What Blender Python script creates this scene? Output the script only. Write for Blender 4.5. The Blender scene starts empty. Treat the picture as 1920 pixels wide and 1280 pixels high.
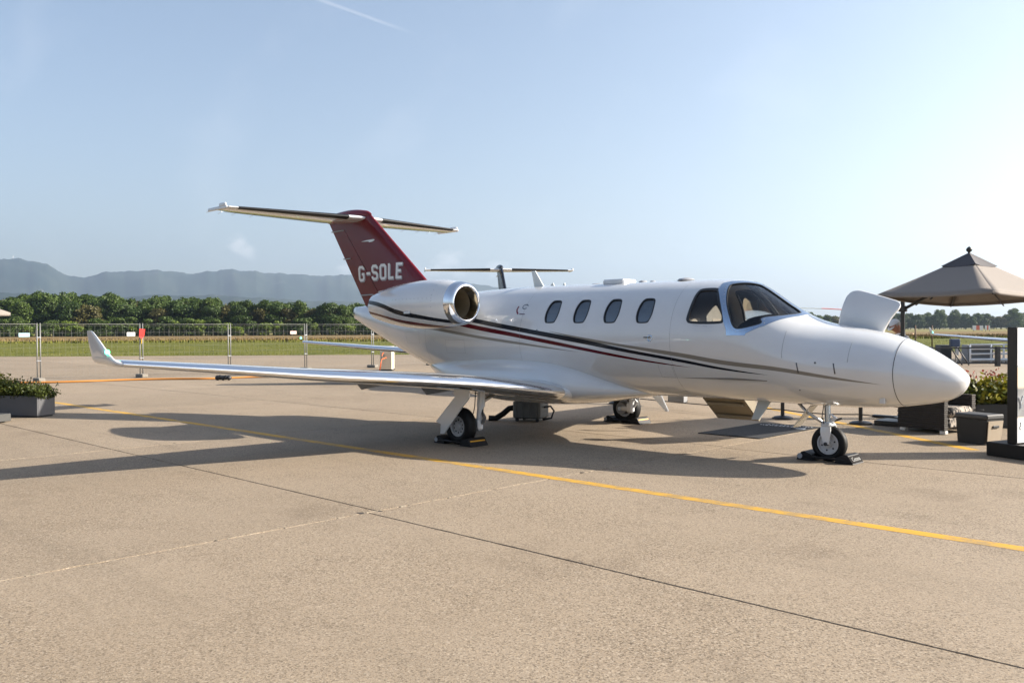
import bpy, bmesh, math, random
import numpy as np
from mathutils import Vector, Matrix
from mathutils.bvhtree import BVHTree

random.seed(7)
rng = np.random.default_rng(7)
R = math.radians
scene = bpy.context.scene
COL = scene.collection
# world frame: x = nose direction of the parked jet, y = its port side, z up, metres;
# origin on the ground midway between its main wheels.

# ------------------------------------------------------------------ camera
cam_data = bpy.data.cameras.new('camera')
cam_data.sensor_width = 36.0
cam_data.lens = 30.926
cam_data.clip_start = 0.1
cam_data.clip_end = 60000.0
cam_ob = bpy.data.objects.new('camera', cam_data)
COL.objects.link(cam_ob)
_yaw, _pitch, _roll = 2.3478, -0.0132, -0.0053
_f = Vector((math.cos(_yaw)*math.cos(_pitch), math.sin(_yaw)*math.cos(_pitch), math.sin(_pitch)))
_r = Vector((math.sin(_yaw), -math.cos(_yaw), 0.0))
_u = _r.cross(_f)
_r2 = math.cos(_roll)*_r + math.sin(_roll)*_u
_u2 = -math.sin(_roll)*_r + math.cos(_roll)*_u
_m = Matrix((( _r2.x, _u2.x, -_f.x), (_r2.y, _u2.y, -_f.y), (_r2.z, _u2.z, -_f.z))).to_4x4()
_m.translation = (9.6836, -10.7815, 1.6857)
cam_ob.matrix_world = _m
scene.camera = cam_ob

# ------------------------------------------------------------------ sky, sun, exposure
SUN_EL, SUN_AZ = R(26.7), R(45.5)      # direction to the sun: azimuth measured from +x towards +y
SKY_STRENGTH, SUN_STRENGTH, EXPOSURE = 0.067, 5.0, 1.66
world = bpy.data.worlds.new('World')
scene.world = world
world.use_nodes = True
wn, wl = world.node_tree.nodes, world.node_tree.links
wn.clear()
w_out = wn.new('ShaderNodeOutputWorld')
w_bg = wn.new('ShaderNodeBackground')
w_bg.inputs['Strength'].default_value = SKY_STRENGTH
w_sky = wn.new('ShaderNodeTexSky')
w_sky.sky_type = 'NISHITA'
w_sky.sun_disc = False
w_sky.sun_elevation = SUN_EL
w_sky.sun_rotation = R(90) - SUN_AZ
w_sky.altitude = 430.0
w_sky.air_density = 1.0
w_sky.dust_density = 2.5
w_sky.ozone_density = 1.2
wl.new(w_bg.outputs[0], w_out.inputs[0])

def wnode(kind, **kw):
    n = wn.new(kind)
    for k, v in kw.items():
        setattr(n, k, v)
    return n
def wmath(op, a, b=None, clamp=False):
    n = wn.new('ShaderNodeMath'); n.operation = op; n.use_clamp = clamp
    for i, s in enumerate((a, b)):
        if s is None: continue
        if isinstance(s, (int, float)): n.inputs[i].default_value = s
        else: wl.new(s, n.inputs[i])
    return n.outputs[0]
def wsmooth(val, lo, hi):
    n = wn.new('ShaderNodeMapRange'); n.interpolation_type = 'SMOOTHSTEP'
    wl.new(val, n.inputs['Value'])
    n.inputs['From Min'].default_value = lo; n.inputs['From Max'].default_value = hi
    return n.outputs[0]
# low cumulus along the horizon and a thin contrail: they belong to the sky
w_tc = wnode('ShaderNodeTexCoord')
w_sep = wnode('ShaderNodeSeparateXYZ'); wl.new(w_tc.outputs['Generated'], w_sep.inputs[0])
w_el = w_sep.outputs['Z']
w_az = wmath('ARCTAN2', w_sep.outputs['Y'], w_sep.outputs['X'])
w_cmb = wnode('ShaderNodeCombineXYZ')
wl.new(wmath('MULTIPLY', w_az, 1.0), w_cmb.inputs[0]); wl.new(wmath('MULTIPLY', w_el, 1.5), w_cmb.inputs[1])
w_n1 = wnode('ShaderNodeTexNoise'); w_n1.inputs['Scale'].default_value = 34.0; w_n1.inputs['Detail'].default_value = 7.0
w_n1.inputs['Roughness'].default_value = 0.6
wl.new(w_cmb.outputs[0], w_n1.inputs['Vector'])
def puff(az, el, raz, rel):
    a = wmath('DIVIDE', wmath('SUBTRACT', w_az, az), raz); e = wmath('DIVIDE', wmath('SUBTRACT', w_el, el), rel)
    d = wmath('SQRT', wmath('ADD', wmath('MULTIPLY', a, a), wmath('MULTIPLY', e, e)))
    return wmath('SUBTRACT', 1.0, d)
w_puffs = None
for p in ((2.648, .0965, .014, .016), (2.640, .086, .016, .012), (2.414, .076, .022, .014), (2.43, .068, .05, .013),
          (2.36, .068, .035, .012), (2.47, .080, .010, .010), (2.53, .070, .03, .010)):
    s = puff(*p)
    w_puffs = s if w_puffs is None else wmath('MAXIMUM', w_puffs, s)
w_field = wmath('ADD', w_puffs, wmath('MULTIPLY', wmath('SUBTRACT', w_n1.outputs['Fac'], 0.5), 3.0))
w_mask = wmath('MULTIPLY', wsmooth(w_field, 0.10, 1.1), 0.40)
# faint high veil
w_n2 = wnode('ShaderNodeTexNoise'); w_n2.inputs['Scale'].default_value = 3.0; w_n2.inputs['Detail'].default_value = 5.0
w_map = wnode('ShaderNodeMapping'); w_map.inputs['Rotation'].default_value = (0, 0, .5); w_map.inputs['Scale'].default_value = (1, 4, 3)
wl.new(w_tc.outputs['Generated'], w_map.inputs[0]); wl.new(w_map.outputs[0], w_n2.inputs['Vector'])
w_veil = wmath('MULTIPLY', wsmooth(w_n2.outputs['Fac'], .5, .8), 0.06)
# contrail: a band along a great circle
_c0, _c1 = Vector((-.7846, .5162, .3434)), Vector((-.7270, .6115, .3123))
_cn = _c0.cross(_c1).normalized(); _ct = (_c1-_c0).normalized()
w_d = wnode('ShaderNodeVectorMath', operation='DOT_PRODUCT'); wl.new(w_tc.outputs['Generated'], w_d.inputs[0]); w_d.inputs[1].default_value = _cn
w_t = wnode('ShaderNodeVectorMath', operation='DOT_PRODUCT'); wl.new(w_tc.outputs['Generated'], w_t.inputs[0]); w_t.inputs[1].default_value = _ct
_t0, _t1 = _c0.dot(_ct), _c1.dot(_ct)
w_band = wmath('SUBTRACT', 1.0, wsmooth(wmath('ABSOLUTE', w_d.outputs['Value']), 0.0004, 0.0026))
w_end = wmath('SUBTRACT', 1.0, wsmooth(w_t.outputs['Value'], _t0 + (_t1-_t0)*.45, _t1))
w_con = wmath('MULTIPLY', wmath('MULTIPLY', w_band, w_end), 0.10)
w_all = wmath('ADD', wmath('ADD', w_mask, w_veil), w_con, True)
w_mix = wnode('ShaderNodeMix', data_type='RGBA')
w_tint = wnode('ShaderNodeVectorMath', operation='MULTIPLY'); wl.new(w_sky.outputs[0], w_tint.inputs[0]); w_tint.inputs[1].default_value = (1.12, 1.02, .96)   # aerosol whitening
wl.new(w_all, w_mix.inputs['Factor']); wl.new(w_tint.outputs[0], w_mix.inputs['A'])
w_mix.inputs['B'].default_value = (9.5, 9.0, 8.6, 1)
wl.new(w_mix.outputs['Result'], w_bg.inputs['Color'])

sun_data = bpy.data.lights.new('sun', 'SUN')
sun_data.energy = SUN_STRENGTH
sun_data.angle = R(0.53)
sun_data.color = (1.0, 0.915, 0.79)
sun_ob = bpy.data.objects.new('sun', sun_data)
COL.objects.link(sun_ob)
_sd = Vector((math.cos(SUN_EL)*math.cos(SUN_AZ), math.cos(SUN_EL)*math.sin(SUN_AZ), math.sin(SUN_EL)))
sun_ob.rotation_euler = _sd.to_track_quat('Z', 'Y').to_euler()
sun_ob.location = _sd*50
vs = scene.view_settings
scene.display_settings.display_device = 'sRGB'
vs.view_transform = 'Standard'; vs.look = 'None'; vs.exposure = EXPOSURE; vs.gamma = 1.0; vs.use_curve_mapping = False
scene.render.engine = 'CYCLES'
scene.cycles.use_denoising = True
scene.cycles.max_bounces = 6; scene.cycles.diffuse_bounces = 3; scene.cycles.glossy_bounces = 4; scene.cycles.transmission_bounces = 4; scene.cycles.transparent_max_bounces = 12
scene.cycles.caustics_reflective = False; scene.cycles.caustics_refractive = False
scene.cycles.volume_bounces = 0
scene.cycles.sample_clamp_indirect = 6.0

# ------------------------------------------------------------------ materials
MATS = {}
def sock(node, name, val):
    if name in node.inputs: node.inputs[name].default_value = val
def mat(name, base, rough=.5, metal=0.0, spec=.5, coat=0.0, var=0.0, vscale=3.0, bump=0.0, bscale=40.0, emit=None, estr=0.0, alpha=None):
    """principled material with optional procedural colour variation and relief"""
    if name in MATS: return MATS[name]
    m = bpy.data.materials.new(name); m.use_nodes = True
    nt = m.node_tree; b = nt.nodes['Principled BSDF']
    b.inputs['Base Color'].default_value = (*base, 1); b.inputs['Roughness'].default_value = rough
    b.inputs['Metallic'].default_value = metal
    sock(b, 'Specular IOR Level', spec); sock(b, 'Coat Weight', coat); sock(b, 'Coat Roughness', .04)
    if emit: b.inputs['Emission Color'].default_value = (*emit, 1); b.inputs['Emission Strength'].default_value = estr; m.cycles.emission_sampling = 'NONE'
    tc = nt.nodes.new('ShaderNodeTexCoord')
    if var:
        n = nt.nodes.new('ShaderNodeTexNoise'); n.inputs['Scale'].default_value = vscale; n.inputs['Detail'].default_value = 6
        nt.links.new(tc.outputs['Object'], n.inputs['Vector'])
        mr = nt.nodes.new('ShaderNodeMapRange'); mr.inputs['From Min'].default_value = .3; mr.inputs['From Max'].default_value = .7
        mr.inputs['To Min'].default_value = 1-var; mr.inputs['To Max'].default_value = 1+var
        nt.links.new(n.outputs['Fac'], mr.inputs['Value'])
        mx = nt.nodes.new('ShaderNodeVectorMath'); mx.operation = 'SCALE'; mx.inputs[0].default_value = base
        nt.links.new(mr.outputs[0], mx.inputs['Scale']); nt.links.new(mx.outputs[0], b.inputs['Base Color'])
    if bump:
        n2 = nt.nodes.new('ShaderNodeTexNoise'); n2.inputs['Scale'].default_value = bscale; n2.inputs['Detail'].default_value = 4
        nt.links.new(tc.outputs['Object'], n2.inputs['Vector'])
        bp = nt.nodes.new('ShaderNodeBump'); bp.inputs['Strength'].default_value = bump; bp.inputs['Distance'].default_value = .01
        nt.links.new(n2.outputs['Fac'], bp.inputs['Height']); nt.links.new(bp.outputs[0], b.inputs['Normal'])
    MATS[name] = m
    return m
class NT:
    """small node-graph writer"""
    def __init__(s, m): s.nt = m.node_tree; s.n = s.nt.nodes; s.l = s.nt.links
    def put(s, inp, v):
        if isinstance(v, bpy.types.NodeSocket): s.l.new(v, inp)
        else: inp.default_value = v
    def math(s, op, a, b=None, c=None, clamp=False):
        n = s.n.new('ShaderNodeMath'); n.operation = op; n.use_clamp = clamp
        for i, v in enumerate((a, b, c)):
            if v is not None: s.put(n.inputs[i], v)
        return n.outputs[0]
    def smooth(s, v, lo, hi, a=0.0, b=1.0):
        n = s.n.new('ShaderNodeMapRange'); n.interpolation_type = 'SMOOTHSTEP'; s.l.new(v, n.inputs['Value'])
        for k, x in (('From Min', lo), ('From Max', hi), ('To Min', a), ('To Max', b)): n.inputs[k].default_value = x
        return n.outputs[0]
    def mix(s, f, a, b):
        n = s.n.new('ShaderNodeMix'); n.data_type = 'RGBA'
        s.put(n.inputs['Factor'], f)
        for k, v in (('A', a), ('B', b)):
            s.put(n.inputs[k], (*v, 1) if isinstance(v, tuple) and len(v) == 3 else v)
        return n.outputs['Result']
    def noise(s, vec, scale, detail=4, rough=.5):
        n = s.n.new('ShaderNodeTexNoise'); n.inputs['Scale'].default_value = scale; n.inputs['Detail'].default_value = detail
        n.inputs['Roughness'].default_value = rough; s.l.new(vec, n.inputs['Vector']); return n.outputs['Fac']
    def curve(s, x, pts, lo, hi):
        """piecewise smooth y(x) through pts, x range lo..hi; y values are shifted into 0..1 by /4"""
        xn = s.math('DIVIDE', s.math('SUBTRACT', x, lo), hi-lo, clamp=True)
        n = s.n.new('ShaderNodeFloatCurve'); cm = n.mapping; cm.use_clip = False; cm.extend = 'HORIZONTAL'; c = cm.curves[0]
        P = [((a-lo)/(hi-lo), b/4) for a, b in pts]
        c.points[0].location = P[0]; c.points[1].location = P[-1]
        for p in P[1:-1]: c.points.new(*p)
        cm.update(); s.l.new(xn, n.inputs['Value'])
        return s.math('MULTIPLY', n.outputs[0], 4.0)
def paint_with_bands(name, bands, lo, hi, base=(.61, .615, .62), rough=.16):
    """glossy white paint with coloured trim lines; bands: (upper pts, lower pts, colour) in object x,z"""
    if name in MATS: return MATS[name]
    m = bpy.data.materials.new(name); m.use_nodes = True; g = NT(m); b = g.n['Principled BSDF']
    tc = g.n.new('ShaderNodeTexCoord'); sp = g.n.new('ShaderNodeSeparateXYZ'); g.l.new(tc.outputs['Object'], sp.inputs[0])
    x, z = sp.outputs['X'], sp.outputs['Z']
    dirt = g.noise(tc.outputs['Object'], 1.6, 6, .6)
    col = g.mix(g.smooth(dirt, .35, .75), base, tuple(c*.94 for c in base))
    trim = 0.0
    for up, lw, c in bands:
        zu, zl = g.curve(x, up, lo, hi), g.curve(x, lw, lo, hi)
        k = g.math('MULTIPLY', g.smooth(g.math('SUBTRACT', zu, z), 0, .004), g.smooth(g.math('SUBTRACT', z, zl), 0, .004))
        x0, x1 = max(up[0][0], lw[0][0]), min(up[-1][0], lw[-1][0])
        k = g.math('MULTIPLY', k, g.math('MULTIPLY', g.math('GREATER_THAN', x, x0), g.math('LESS_THAN', x, x1)))
        col = g.mix(k, col, c); trim = g.math('MAXIMUM', trim, k)
    bp = g.n.new('ShaderNodeBump'); bp.inputs['Strength'].default_value = .12; bp.inputs['Distance'].default_value = .006; g.l.new(g.noise(tc.outputs['Object'], 2.2, 3, .5), bp.inputs['Height']); g.l.new(bp.outputs[0], b.inputs['Normal']); g.l.new(bp.outputs[0], b.inputs['Coat Normal'])
    g.l.new(col, b.inputs['Base Color'])
    b.inputs['Roughness'].default_value = rough; sock(b, 'Coat Roughness', .03); g.l.new(g.math('SUBTRACT', 1.0, g.math('MULTIPLY', trim, .9)), b.inputs['Coat Weight']); g.l.new(g.math('SUBTRACT', .5, g.math('MULTIPLY', trim, .35)), b.inputs['Specular IOR Level'])
    MATS[name] = m
    return m
def glass(name, tint=(.55, .6, .62), spec=1.0, amount=.0):
    if name in MATS: return MATS[name]
    m = bpy.data.materials.new(name); m.use_nodes = True; g = NT(m)
    for n in list(g.n):
        if n.type != 'OUTPUT_MATERIAL': g.n.remove(n)
    out = [n for n in g.n][0]
    tr = g.n.new('ShaderNodeBsdfTransparent'); tr.inputs[0].default_value = (*tint, 1)
    gl = g.n.new('ShaderNodeBsdfGlossy'); gl.inputs['Roughness'].default_value = .02; gl.inputs[0].default_value = (.9, .95, 1, 1)
    fr = g.n.new('ShaderNodeFresnel'); fr.inputs['IOR'].default_value = 1.5
    f2 = g.math('ADD', fr.outputs[0], amount, clamp=True)
    mx = g.n.new('ShaderNodeMixShader'); g.l.new(f2, mx.inputs[0]); g.l.new(tr.outputs[0], mx.inputs[1]); g.l.new(gl.outputs[0], mx.inputs[2])
    g.l.new(mx.outputs[0], out.inputs[0]); MATS[name] = m
    return m

# ------------------------------------------------------------------ mesh helpers
class MB:
    """collects vertices and faces of ONE piece"""
    def __init__(s): s.v = []; s.f = []
    def add(s, v, f):
        o = len(s.v); s.v += [tuple(map(float, p)) for p in v]; s.f += [tuple(i+o for i in q) for q in f]; return s
    def box(s, lo, hi, b=0.0, M=None):
        (x0, y0, z0), (x1, y1, z1) = lo, hi
        if b <= 0:
            v = [(x0,y0,z0),(x1,y0,z0),(x1,y1,z0),(x0,y1,z0),(x0,y0,z1),(x1,y0,z1),(x1,y1,z1),(x0,y1,z1)]
            f = [(0,3,2,1),(4,5,6,7),(0,1,5,4),(1,2,6,5),(2,3,7,6),(3,0,4,7)]
        else:
            b = min(b, (x1-x0)*.45, (y1-y0)*.45, (z1-z0)*.45)
            bm = bmesh.new(); bmesh.ops.create_cube(bm, size=1.0)
            for q in bm.verts: q.co = Vector(((x0+x1)/2+q.co.x*(x1-x0), (y0+y1)/2+q.co.y*(y1-y0), (z0+z1)/2+q.co.z*(z1-z0)))
            bmesh.ops.bevel(bm, geom=list(bm.edges), offset=b, segments=1, profile=.5, affect='EDGES')
            bm.verts.index_update()
            v = [tuple(q.co) for q in bm.verts]; f = [tuple(q.index for q in p.verts) for p in bm.faces]; bm.free()
        if M is not None: v = [tuple(M @ Vector(p)) for p in v]
        return s.add(v, f)
    def tube(s, path, rad, n=10, caps=True):
        P = [Vector(p) for p in path]; rads = rad if isinstance(rad, (list, tuple)) else [rad]*len(P)
        rings = []; ref = None
        for i, p in enumerate(P):
            t = ((P[min(i+1, len(P)-1)]-P[max(i-1, 0)])).normalized()
            if ref is None:
                ref = t.orthogonal().normalized()
            ref = (ref - t*ref.dot(t)).normalized(); bn = t.cross(ref)
            rings.append([p + (ref*math.cos(a)+bn*math.sin(a))*rads[i] for a in [2*math.pi*k/n for k in range(n)]])
        return s.loft(rings, True, caps)
    def loft(s, rings, closed=True, caps=False):
        n = len(rings[0]); v = [p for r in rings for p in r]; f = []
        for i in range(len(rings)-1):
            for k in range(n if closed else n-1):
                a, b = i*n+k, i*n+(k+1) % n
                f.append((a, b, b+n, a+n))
        if caps:
            f.append(tuple(range(n-1, -1, -1))); f.append(tuple((len(rings)-1)*n+k for k in range(n)))
        return s.add(v, f)
    def lathe(s, prof, origin, axis, n=32, caps=False):
        """prof: (along axis, radius)"""
        ax = Vector(axis).normalized(); e1 = ax.orthogonal().normalized(); e2 = ax.cross(e1); o = Vector(origin)
        rings = [[o + ax*a + (e1*math.cos(t)+e2*math.sin(t))*r for t in [2*math.pi*k/n for k in range(n)]] for a, r in prof]
        return s.loft(rings, True, caps)
    def prism(s, poly, d):
        """poly: 3-d points, extruded by vector d"""
        P = [Vector(p) for p in poly]; d = Vector(d); n = len(P)
        v = P + [p+d for p in P]
        f = [tuple(range(n-1, -1, -1)), tuple(range(n, 2*n))] + [(k, (k+1) % n, (k+1) % n+n, k+n) for k in range(n)]
        return s.add(v, f)
    def mirrored(s):
        m = MB(); m.v = [(x, -y, z) for x, y, z in s.v]; m.f = [tuple(reversed(q)) for q in s.f]; return m
    def mesh(s, name, m, smooth=False, angle=None):
        me = bpy.data.meshes.new(name); me.from_pydata(s.v, [], s.f); me.materials.append(m)
        if smooth:
            me.polygons.foreach_set('use_smooth', [True]*len(me.polygons))
            if angle is not None: me.set_sharp_from_angle(angle=R(angle))
        me.update(); return me
    def fixed(s):
        bm = bmesh.new(); vs_ = [bm.verts.new(p) for p in s.v]
        for q in s.f:
            try: bm.faces.new([vs_[i] for i in q])
            except ValueError: pass
        bmesh.ops.recalc_face_normals(bm, faces=bm.faces); bm.verts.index_update()
        s.v = [tuple(p.co) for p in bm.verts]; s.f = [tuple(p.index for p in q.verts) for q in bm.faces]; bm.free(); return s
    def build(s, name, m, parent=None, smooth=False, angle=None, fix=True):
        if fix: s.fixed()
        return link(name, s.mesh(name, m, smooth, angle), parent)
def link(name, data, parent=None):
    o = bpy.data.objects.new(name, data); COL.objects.link(o)
    if parent is not None: o.parent = parent
    return o
def empty(name, loc=(0, 0, 0), rz=0.0, label=None, cat=None, group=None):
    o = bpy.data.objects.new(name, None); o.empty_display_size = .3; COL.objects.link(o); o.location = loc; o.rotation_euler = (0, 0, rz)
    if label: tag(o, label, cat, group)
    return o
def tag(o, label=None, cat=None, group=None, kind=None):
    if label: o['label'] = label
    if cat: o['category'] = cat
    if group: o['group'] = group
    if kind: o['kind'] = kind
    return o
def copy_tree(o, parent=None, skip=()):
    c = o.copy(); COL.objects.link(c); c.parent = parent
    for ch in list(o.children):
        if ch.name.split('.')[0] not in skip: copy_tree(ch, c, skip)
    return c
def nspl(x, y, xi):
    """natural cubic spline"""
    x = np.asarray(x, float); y = np.asarray(y, float); xi = np.asarray(xi, float); n = len(x); h = np.diff(x)
    A = np.eye(n); b = np.zeros(n)
    for i in range(1, n-1):
        A[i, i-1] = h[i-1]; A[i, i] = 2*(h[i-1]+h[i]); A[i, i+1] = h[i]; b[i] = 6*((y[i+1]-y[i])/h[i]-(y[i]-y[i-1])/h[i-1])
    M = np.linalg.solve(A, b); k = np.clip(np.searchsorted(x, xi)-1, 0, n-2); H = x[k+1]-x[k]; a = (x[k+1]-xi)/H; c = (xi-x[k])/H
    return a*y[k]+c*y[k+1]+((a**3-a)*M[k]+(c**3-c)*M[k+1])*H*H/6
def chaikin(P, it=2):
    P = [Vector(p) for p in P]
    for _ in range(it):
        P = [q for i in range(len(P)) for q in (P[i]*.75+P[(i+1) % len(P)]*.25, P[i]*.25+P[(i+1) % len(P)]*.75)]
    return P
def stroke(poly, w, closed=False):
    """2-d polyline to quads with mitred joints"""
    P = [Vector(p) for p in poly]; n = len(P); L, Rr = [], []
    for i in range(n):
        a = P[i-1] if (i > 0 or closed) else None; c = P[(i+1) % n] if (i < n-1 or closed) else None
        d1 = (P[i]-a).normalized() if a is not None else None; d2 = (c-P[i]).normalized() if c is not None else None
        d1 = d1 or d2; d2 = d2 or d1
        n1 = Vector((-d1.y, d1.x)); n2 = Vector((-d2.y, d2.x)); m_ = (n1+n2).normalized(); k = w/2/max(.35, m_.dot(n1))
        L.append(P[i]+m_*k); Rr.append(P[i]-m_*k)
    return [(L[i], Rr[i], Rr[(i+1) % n], L[(i+1) % n]) for i in range(n if closed else n-1)]
# ------------------------------------------------------------------ paints and metals
M_WHITE = mat('white_paint', (.61, .615, .62), .16, coat=1.0, var=.03, vscale=1.5)
M_RED = mat('dark_red_paint', (.13, .007, .013), .26, spec=.35, coat=.12)
M_BLACKPAINT = mat('black_paint', (.012, .014, .02), .22, coat=.6)
M_CHROME = mat('polished_metal', (.80, .81, .83), .10, 1.0)
M_FRAME = mat('bare_frame_metal', (.46, .54, .64), .16, 1.0)
M_BOOT = mat('black_rubber_boot', (.004, .004, .005), .5, spec=.3)
M_RUBBER = mat('tyre_rubber', (.0045, .0045, .005), .6, spec=.25, bump=.15, bscale=60)
M_STEEL = mat('steel', (.55, .56, .58), .35, .9)
M_DARK = mat('dark_seal', (.015, .016, .018), .5)
M_SEAM = mat('panel_joint', (.16, .16, .17), .5)
M_GREYPAINT = mat('pale_grey_paint', (.30, .305, .32), .35)
M_DUCT = mat('intake_duct', (.20, .17, .12), .5)
M_FAN = mat('fan_metal', (.10, .10, .105), .3, .9)
M_BEIGE = mat('beige_leather', (.22, .17, .115), .55, bump=.2, bscale=90)
M_LINER = mat('cabin_lining', (.16, .14, .115), .7)
M_GLARE = mat('black_glareshield', (.005, .005, .006), .8, spec=.15)
M_GREEN = mat('green_lamp', (.02, .35, .15), .2, emit=(.05, 1.0, .42), estr=6.0)
M_GLASS = glass('tinted_glass', (.64, .70, .76), amount=.13)
M_WGLASS = glass('windshield_glass', (.78, .80, .80))

# ------------------------------------------------------------------ fuselage shape
XN = 6.378
KS = np.array([0,.05,.2,.5,.9,1.3,1.65,1.95,2.2,2.45,2.7,2.95,3.3,3.8,4.8,6.0,7.2,8.2,9.2,10.2,11.1,11.6,11.85])
KTOP = [1.0933,1.184,1.306,1.483,1.621,1.695,1.763,1.880,2.028,2.1975,2.3174,2.3582,2.3715,2.3807,2.3906,2.4027,2.3995,2.3656,2.3167,2.2628,2.2134,2.1866,2.1735]
KBOT = [1.0933,.9563,.849,.7787,.7251,.7039,.702,.7054,.7077,.7095,.7114,.714,.7175,.7133,.70,.685,.695,.775,.9992,1.327,1.6516,1.8369,1.9289]
WS = [0,.05,.2,.5,.9,1.4,2.0,2.7,3.4,4.2,5.5,7.0,8.0,9.0,10.0,10.9,11.5,11.85]
WV = [0,.145,.275,.415,.525,.62,.70,.765,.80,.815,.82,.82,.80,.71,.54,.335,.18,.06]
LEN = 11.85
def hull_profile(s):
    t = np.sqrt(np.clip(s, 0, LEN))
    return nspl(np.sqrt(KS), KTOP, t), nspl(np.sqrt(KS), KBOT, t), np.maximum(nspl(np.sqrt(WS), WV, t), 0)
def nose_exp(s): return 2.0-.18*np.interp(s, [0, .3, .8, 1.8, 2.5, 12], [.2, .6, 1, 1, 0, 0])     # slightly ridged top over the nose
def spow(a, e): return math.copysign(abs(a)**e, a)
def hull_rings(S, n, inset=0.0):
    top, bot, w = hull_profile(S); zc, hh = (top+bot)/2, (top-bot)/2
    rings = []
    for i, s in enumerate(S):
        eu = 2/float(nose_exp(s)); ring = []
        for t in np.linspace(0, 2*math.pi, n, endpoint=False):
            c, q = math.cos(t), math.sin(t); e = eu if q > 1e-9 else 1.0
            ring.append((XN-s, max(w[i]-inset, .004)*spow(c, e), zc[i]+max(hh[i]-inset, .004)*spow(q, e)))
        rings.append(ring)
    return rings
def hull_g(P):
    S_ = np.clip(XN-P[:, 0], 0, LEN); top, bot, w = hull_profile(S_); zc, hh = (top+bot)/2, (top-bot)/2
    dz = (P[:, 2]-zc)/np.maximum(hh, 1e-3); n = np.where(dz > 0, nose_exp(S_), 2.0)
    return np.abs(P[:, 1]/np.maximum(w, 1e-3))**n+np.abs(dz)**n
def hull_normals(P):
    e = 1e-3; g = np.zeros_like(P)
    for k in range(3):
        d = np.zeros(3); d[k] = e; g[:, k] = (hull_g(P+d)-hull_g(P-d))
    fore = P[:, 0] > XN-.004; g[fore] = (1, 0, 0)
    aft = P[:, 0] < XN-LEN+.004; g[aft] = (-1, 0, 0)
    return g/np.maximum(np.linalg.norm(g, axis=1), 1e-9)[:, None]
def hull_y(x, z, side=-1):
    top, bot, w = hull_profile(np.array([XN-x])); zc, hh = (top[0]+bot[0])/2, (top[0]-bot[0])/2; dz = (z-zc)/hh
    n = float(nose_exp(XN-x)) if dz > 0 else 2.0
    return side*w[0]*max(0.0, 1-abs(dz)**n)**(1/n)
S_ST = np.concatenate([(np.linspace(.02, .55, 18))**2, np.linspace(.34, 3.4, 62), np.linspace(3.45, LEN, 78)])
M_CUT = mat('cut_marker', (1, 0, 1))
def hull_solid(inset=0.0, s0=None, s1=None):
    S = S_ST if s0 is None else S_ST[(S_ST >= s0) & (S_ST <= s1)]
    m = MB().loft(hull_rings(S, 96, inset), True, True); m.fixed()
    return m
def boolean(a, cut, op):
    """a, cut: MB; returns bmesh-ready mesh with the cutter's own faces marked"""
    ao = link('work_a', a.mesh('work_a', MATS['white_paint'], True)); co = link('work_b', cut.mesh('work_b', M_CUT))
    md = ao.modifiers.new('b', 'BOOLEAN'); md.operation = op; md.object = co; md.solver = 'EXACT'; md.material_mode = 'TRANSFER'
    me = bpy.data.meshes.new_from_object(ao.evaluated_get(bpy.context.evaluated_depsgraph_get()))
    bpy.data.objects.remove(ao); bpy.data.objects.remove(co)
    return me
def skin_only(me):
    """drop the faces that came from the cutter"""
    mark = {i for i, m in enumerate(me.materials) if m and m.name == 'cut_marker'}
    bm = bmesh.new(); bm.from_mesh(me)
    bmesh.ops.delete(bm, geom=[f for f in bm.faces if f.material_index in mark], context='FACES')
    for f in bm.faces: f.material_index = 0; f.smooth = True
    bm.verts.index_update()
    return bm
def islands(bm):
    seen, out = set(), []
    bm.faces.ensure_lookup_table()
    for f in bm.faces:
        if f in seen: continue
        st, grp = [f], []
        seen.add(f)
        while st:
            q = st.pop(); grp.append(q)
            for e in q.edges:
                for o in e.link_faces:
                    if o not in seen: seen.add(o); st.append(o)
        out.append(grp)
    return out
def hull_piece(name, faces, material, parent, offset=0.0, thick=0.0):
    """a patch of the hull's skin as an object, moved along the hull normal, optionally with real thickness"""
    idx, V, F = {}, [], []
    for f in faces:
        q = []
        for v in f.verts:
            if v.index not in idx: idx[v.index] = len(V); V.append(tuple(v.co))
            q.append(idx[v.index])
        F.append(tuple(q))
    P = np.array(V); N = hull_normals(P); P1 = P+N*offset
    if thick:
        P0_ = P1-N*thick; n = len(P1); cnt = {}
        for q in F:
            for i in range(len(q)):
                a, b = q[i], q[(i+1) % len(q)]; cnt[(a, b)] = 1
        rim = [(a, b) for (a, b) in cnt if (b, a) not in cnt]
        F = F+[tuple(i+n for i in reversed(q)) for q in F]+[(b, a, a+n, b+n) for a, b in rim]
        P1 = np.vstack([P1, P0_]); N = None
    me = bpy.data.meshes.new(name); me.from_pydata([tuple(p) for p in P1], [], F); me.materials.append(material)
    me.polygons.foreach_set('use_smooth', [True]*len(me.polygons)); me.update()
    if N is not None: me.normals_split_custom_set_from_vertices([tuple(q) for q in N])
    else: me.set_sharp_from_angle(angle=R(40))
    return link(name, me, parent)
def grow(poly, d):
    """offset a 2-d polygon outwards by d"""
    n = len(poly); area = sum(poly[i][0]*poly[(i+1) % n][1]-poly[(i+1) % n][0]*poly[i][1] for i in range(n)); s = 1 if area > 0 else -1
    out = []
    for i in range(n):
        a, b, c = Vector(poly[i-1]), Vector(poly[i]), Vector(poly[(i+1) % n])
        n1 = Vector(((b-a).y, -(b-a).x)).normalized(); n2 = Vector(((c-b).y, -(c-b).x)).normalized()
        m_ = (n1+n2); m_ = m_.normalized() if m_.length > 1e-6 else n1
        out.append(tuple(b+m_*s*d))
    return out
def side_prism(m, poly, side, y0=.30, y1=1.1):
    return m.prism([(x, side*y0, z) for x, z in poly], (0, side*(y1-y0), 0))
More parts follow.
